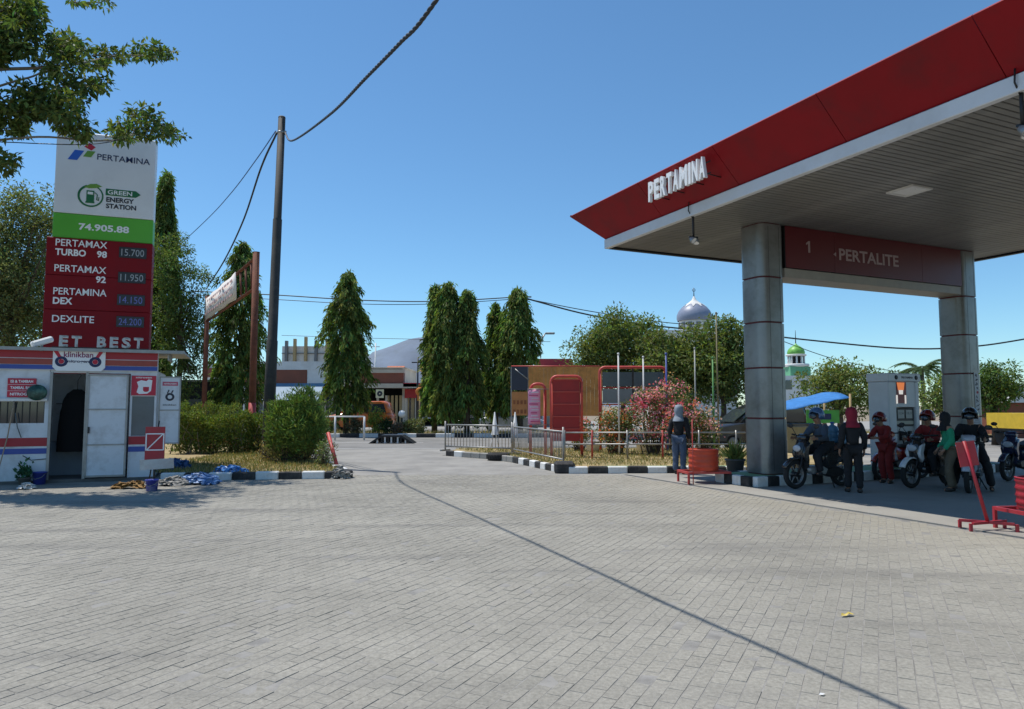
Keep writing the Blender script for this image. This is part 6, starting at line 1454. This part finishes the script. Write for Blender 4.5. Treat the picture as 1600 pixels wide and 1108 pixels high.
for k in range(3): MB().box((-1.4 + k*1.5, -1.52, z3 - .9), (.6, .06, .9)).build('arched_window', GLASS, o)
# stall with blue tarpaulin and green banner
Y = 25; a, b = at(1205, 634, Y), at(1312, 634, Y); ox = (a.x + b.x)/2; o = empty('tarpaulin_stall', (ox, Y, 0), 0, 'roadside stall under a sloping blue tarpaulin with green banner', 'stall'); w = (b.x - a.x)/2
zl_, zr_ = at(1215, 638, Y).z, at(1310, 616, Y).z
t = MB(); V_ = []; F_ = []
for i in range(10):
    for j in range(6):
        x = -w + 2*w*i/9; y = -.8 + 1.6*j/5; V_.append((x, y, zl_ + (zr_ - zl_)*i/9 + .14*y + .03*math.sin(j/5*math.pi) + .0 + .02*math.sin(i*2 + j)))
for i in range(9):
    for j in range(5): q_ = i*6+j; F_.append((q_, q_+6, q_+7, q_+1))
t.add(V_, F_, True); tp = t.build('tarpaulin', BLUE_T, o); md = tp.modifiers.new('t', 'SOLIDIFY'); md.thickness = .015
for (x, z_) in ((-w + .1, zl_), (w - .1, zr_)):
    for y in (-1, 1): MB().tube([(x, y, 0), (x, y, z_)], .035, 6).build('pole', TAN, o)
zb1, zb0 = at(1285, 641, Y - 1).z, at(1285, 661, Y - 1).z; xa, xb = at(1259, 650, Y - 1).x - ox, at(1310, 650, Y - 1).x - ox
gb = MB().box(((xa + xb)/2, -1.06, (zb0 + zb1)/2), (xb - xa, .02, zb1 - zb0)).build('green_banner', mat('banner_green', (.08, .36, .05), .5, var=.15), o); MB().box(((xa + xb)/2, -1.075, (zb0 + zb1)/2), ((xb - xa)*.5, .006, .2)).build('banner_print', NAVY, gb)
MB().box((0, .2, .45), (2*w - .5, .9, .9)).build('counter', TAN, o)
# white roofed building and truck on the far right
x0, x1, zt_, zb = box_px(1572, 1760, 600, 640, 36); ox = (x0 + x1)/2; o = empty('white_roof_store', (ox, 36, 0), 0, 'low store with bright white roof at the right edge', 'building')
bpart(o, ox, 'wall', x0 + .3, x1, 0, zt_ - .9, B_BR, 2.2, 4); MB().prism([(-(x1-x0)/2, zt_ - .95), ((x1-x0)/2, zt_ - .95), ((x1-x0)/2, zt_ - .1), (-(x1-x0)/2 + .25, zt_)], -.3, 4.6).build('roof', B_W, o); bpart(o, ox, 'door', ox - .5, ox + .5, 0, 1.9, B_DK, .16, .08)
p = ground(1600, 712); Yt = 26; xt = at(1568, 650, Yt).x; zt_ = at(1600, 645, Yt).z; zb = at(1600, 672, Yt).z
o = empty('yellow_truck', (xt + 3.0, Yt, 0), 0, 'truck with yellow perforated tailboard at the right edge', 'truck'); YEL = mat('truck_yellow', (.62, .42, .03), .45, var=.12)
tb_ = MB().box((0, 0, (zt_ + zb)/2), (3.2, .08, zt_ - zb)).build('tailboard', YEL, o)
for r_ in range(2):
    for k in range(12): MB().box((-1.45 + k*.26, -.045, zb + .16 + r_*.3), (.16, .02, .09)).build('slot', mat('slot_brown', (.14, .08, .02), .7), tb_)
MB().box((0, 1.6, (zb + .1)/2 + .35), (3.0, 3.2, .25)).build('bed', BLACK, o); MB().box((0, 1.6, zb + .3), (3.1, 3.0, .6)).build('load_box', YEL, o)
for x in (-1.2, 1.2):
    for y in (.6, 2.6): MB().lathe([(.0, -.12), (.38, -.12), (.42, -.08), (.42, .08), (.38, .12), (0, .12)], (x, y, .42), 18, 'X').build('wheel', RUBBER, o)
# cars
def car(loc, rz, paint, label, L=4.2, H=1.7):
    o = empty('parked_car', loc, rz, label, 'car'); s = L/4.2; h = H/1.6
    MB().puffy([(-2.05*s, .38), (-2.1*s, .8*h), (-1.95*s, .95*h), (.9*s, .98*h), (1.9*s, .82*h), (2.08*s, .6*h), (2.05*s, .36), (1.6*s, .28), (-1.6*s, .28)], .82, .9, mid=.86).build('body', paint, o)
    cb_ = MB().puffy([(-1.98*s, .92*h), (-1.75*s, 1.5*h), (-1.5*s, 1.6*h), (.1*s, 1.58*h), (.45*s, 1.45*h), (1.15*s, .95*h)], .74, .84, mid=.8).build('cabin', paint, o)
    for sd in (-1, 1):
        for (xa, xb, xc, xd) in ((-1.7, -.75, -.75, -1.55), (-.65, .95, .4, -.65)):
            MB().prism([(xa*s, 1.0*h), (xb*s, 1.0*h), (xc*s, 1.45*h), (xd*s, 1.45*h)], sd*.725 - .02, sd*.725 + .02).build('side_window', GLASS, cb_)
        MB().box((1.95*s, sd*.6, .68*h), (.14, .3, .14), bevel=.03).build('headlight', mat('headlight_glass', (.5, .52, .55), .1), o)
        MB().box((.75*s, sd*.88, 1.02*h), (.14, .16, .11), bevel=.03).build('wing_mirror', paint, o)
        for x in (-1.3, 1.3):
            w_ = MB().lathe([(0, -.1), (.27, -.1), (.31, -.07), (.31, .07), (.27, .1), (0, .1)], (x*s, sd*.72, .31), 20, 'Y').build('wheel', RUBBER, o)
            MB().lathe([(0, 0), (.18, 0), (.19, -.01*sd)], (x*s, sd*.825, .31), 14, 'Y').build('rim', GALV, w_)
    MB().prism([(.52*s, 1.42*h), (1.16*s, .99*h), (1.19*s, .99*h), (.55*s, 1.43*h)], -.62, .62).build('windscreen', GLASS, cb_)
    MB().box((2.08*s, 0, .45), (.08, 1.4, .16), bevel=.03).build('bumper', BLACK, o)
    return o
q = at(1178, 640, 27); car((q.x, 27, 0), R(180 + 10), mat('car_dark', (.03, .032, .036), .2, coat=.7, var=.05), 'dark grey car half hidden behind the front canopy column')
q = at(566, 640, 46); car((q.x, 45.5, 0), R(180), mat('car_orange', (.60, .15, .03), .25, coat=.6, var=.05), 'orange van on the far road behind the single columnar tree', 4.4, 1.95)
q = at(800, 640, 46); car((q.x, 45.2, 0), R(0), mat('car_silver', (.4, .41, .42), .25, .3, coat=.6, var=.05), 'silver car on the far road below the columnar trees', 4.2, 1.55)
for (px, lab) in ((716, 'parked motorbike in front of the low white shop, left of two'), (733, 'parked motorbike in front of the low white shop, right of two')):
    q = at(px, 640, 51.5); motorbike((q.x, 51.5, 0), R(200), PB, lab)
# ramp, rail, globe lamp, street furniture
q = ground(614, 692); o = empty('drain_ramp', (q.x, q.y, 0), 0, 'black steel ramp with white painted uprights on the driveway', 'ramp')
MB().prism([(-1.0, 0), (-.45, .36), (.45, .36), (1.0, 0), (.85, 0), (.42, .28), (-.42, .28), (-.85, 0)], -.5, .5).build('deck', BLACK, o)
for k in range(7):
    x = -.42 + k*.14; MB().box((x, -.42, .14), (.07, .06, .28)).build('upright', WHITE if k in (1, 3, 5) else BLACK, o)
for s in (-1, 1): MB().box((s*.62, -.42, .10), (.06, .06, .20)).build('upright', WHITE, o)
MB().box((0, .3, .12), (1.4, .1, .22)).build('back_plate', BLACK, o)
o = empty('white_railing', (at(545, 650, 34).x, 34, 0), 0, 'white pipe railing at the mouth of the driveway', 'railing'); z_ = at(545, 651, 34).z
for x in (-.65, .75): MB().tube([(x, 0, 0), (x, 0, z_)], .05, 8).build('post', WHITE, o)
MB().tube([(-1.2, 0, z_), (.75, 0, z_)], .035, 7).build('rail', WHITE, o)
p = at(628, 647, 38); o = empty('globe_lamp', (p.x, 38, .14), 0, 'white globe lamp on a short post on the median', 'lamp'); MB().tube([(0, 0, 0), (0, 0, p.z - .3)], .04, 8).build('post', DARKM, o); MB().sphere((0, 0, p.z - .14), .2, 16, 10).build('globe', WHITE_CLEAN, o)
for (px, yt, Y, r, m, lab) in ((653, 558, 52, .09, DARKM, 'dark power pole beside the orange sign'), (587, 536, 75, .12, WHITE, 'thin white mast in front of the hill')):
    p = at(px, yt, Y); o = empty('mast', (p.x, Y, 0), 0, lab, 'pole'); MB().tube([(0, 0, 0), (0, 0, p.z)], [r, r*.6], 8).build('shaft', m, o); MB().box((0, 0, p.z - .4), (.9, .08, .08)).build('crossarm', m, o)
p = at(656, 612, 48); o = empty('orange_sign', (p.x, 48, 0), 0, 'small orange sign on a thin yellow post across the road', 'sign'); MB().tube([(0, 0, 0), (0, 0, p.z)], .05, 6).build('post', TAN, o); MB().lathe([(0, -.03), (.28, -.03), (.3, 0), (.28, .03), (0, .03)], (0, 0, p.z), 16, 'Y').build('disc', mat('sign_orange', (.75, .26, .04), .5), o); MB().box((0, 0, p.z - .42), (.34, .05, .4)).build('plate', mat('sign_orange', (.75, .26, .04)), o)
o = empty('street_light', (at(838, 600, 44).x, 44, .0), 0, 'grey street light with curved arm behind the brown hoarding', 'street light'); a, b = at(838, 560, 44), at(852, 521, 44)
MB().tube([(0, 0, 0), (0, 0, a.z), ((b.x - a.x)*.6, 0, b.z - .4), (b.x - a.x, 0, b.z)], [.09, .07, .05, .04], 8).build('mast', GALV, o); MB().box((b.x - a.x + .3, 0, b.z), (.6, .22, .12), bevel=.03).build('lamp_head', GALV, o)
# power lines across the road
p = at(813, 464, 44); o = empty('power_pole', (p.x, 44.0, 0), 0, 'power pole hidden in the broad columnar tree carrying the wires', 'pole'); MB().tube([(0, 0, 0), (0, 0, p.z + .2)], [.16, .1], 8).build('shaft', POLE, o); MB().box((0, 0, p.z), (1.4, .09, .09)).build('crossarm', GALV, o)
PWG = 'power lines across the road'
for k, (dz, r, pts) in enumerate(((0, .035, [(300, 455, 44), (430, 461, 44), (560, 469, 44), (680, 471, 44), (813, 464, 44)]), (4, .022, [(300, 461, 44), (430, 468, 44), (560, 475, 44), (680, 475, 44), (813, 467, 44)]))):
    cable('power_line', [at(*q) for q in pts], r, CAB, ('upper', 'lower')[k] + ' power line sagging left of the broad columnar tree', PWG)
cable('power_line', [at(*q) for q in ((813, 464, 44), (920, 492, 44), (1040, 511, 44), (1165, 520, 44), (1250, 530, 44), (1400, 544, 44), (1500, 543, 44), (1600, 530, 44), (1800, 490, 44))], .05, CAB, 'thick power line sagging behind the canopy columns', PWG)
cable('power_line', [at(*q) for q in ((813, 465, 44), (920, 486, 45), (1040, 504, 47), (1165, 515, 49), (1300, 560, 52), (1420, 585, 55))], .028, CAB, 'thin power line running down behind the front column', PWG)
cable('power_line', [at(*q) for q in ((440, 524, 60), (560, 528, 60), (700, 531, 60), (860, 534, 60))], .02, CAB, 'faint low wire in front of the white hall', PWG)
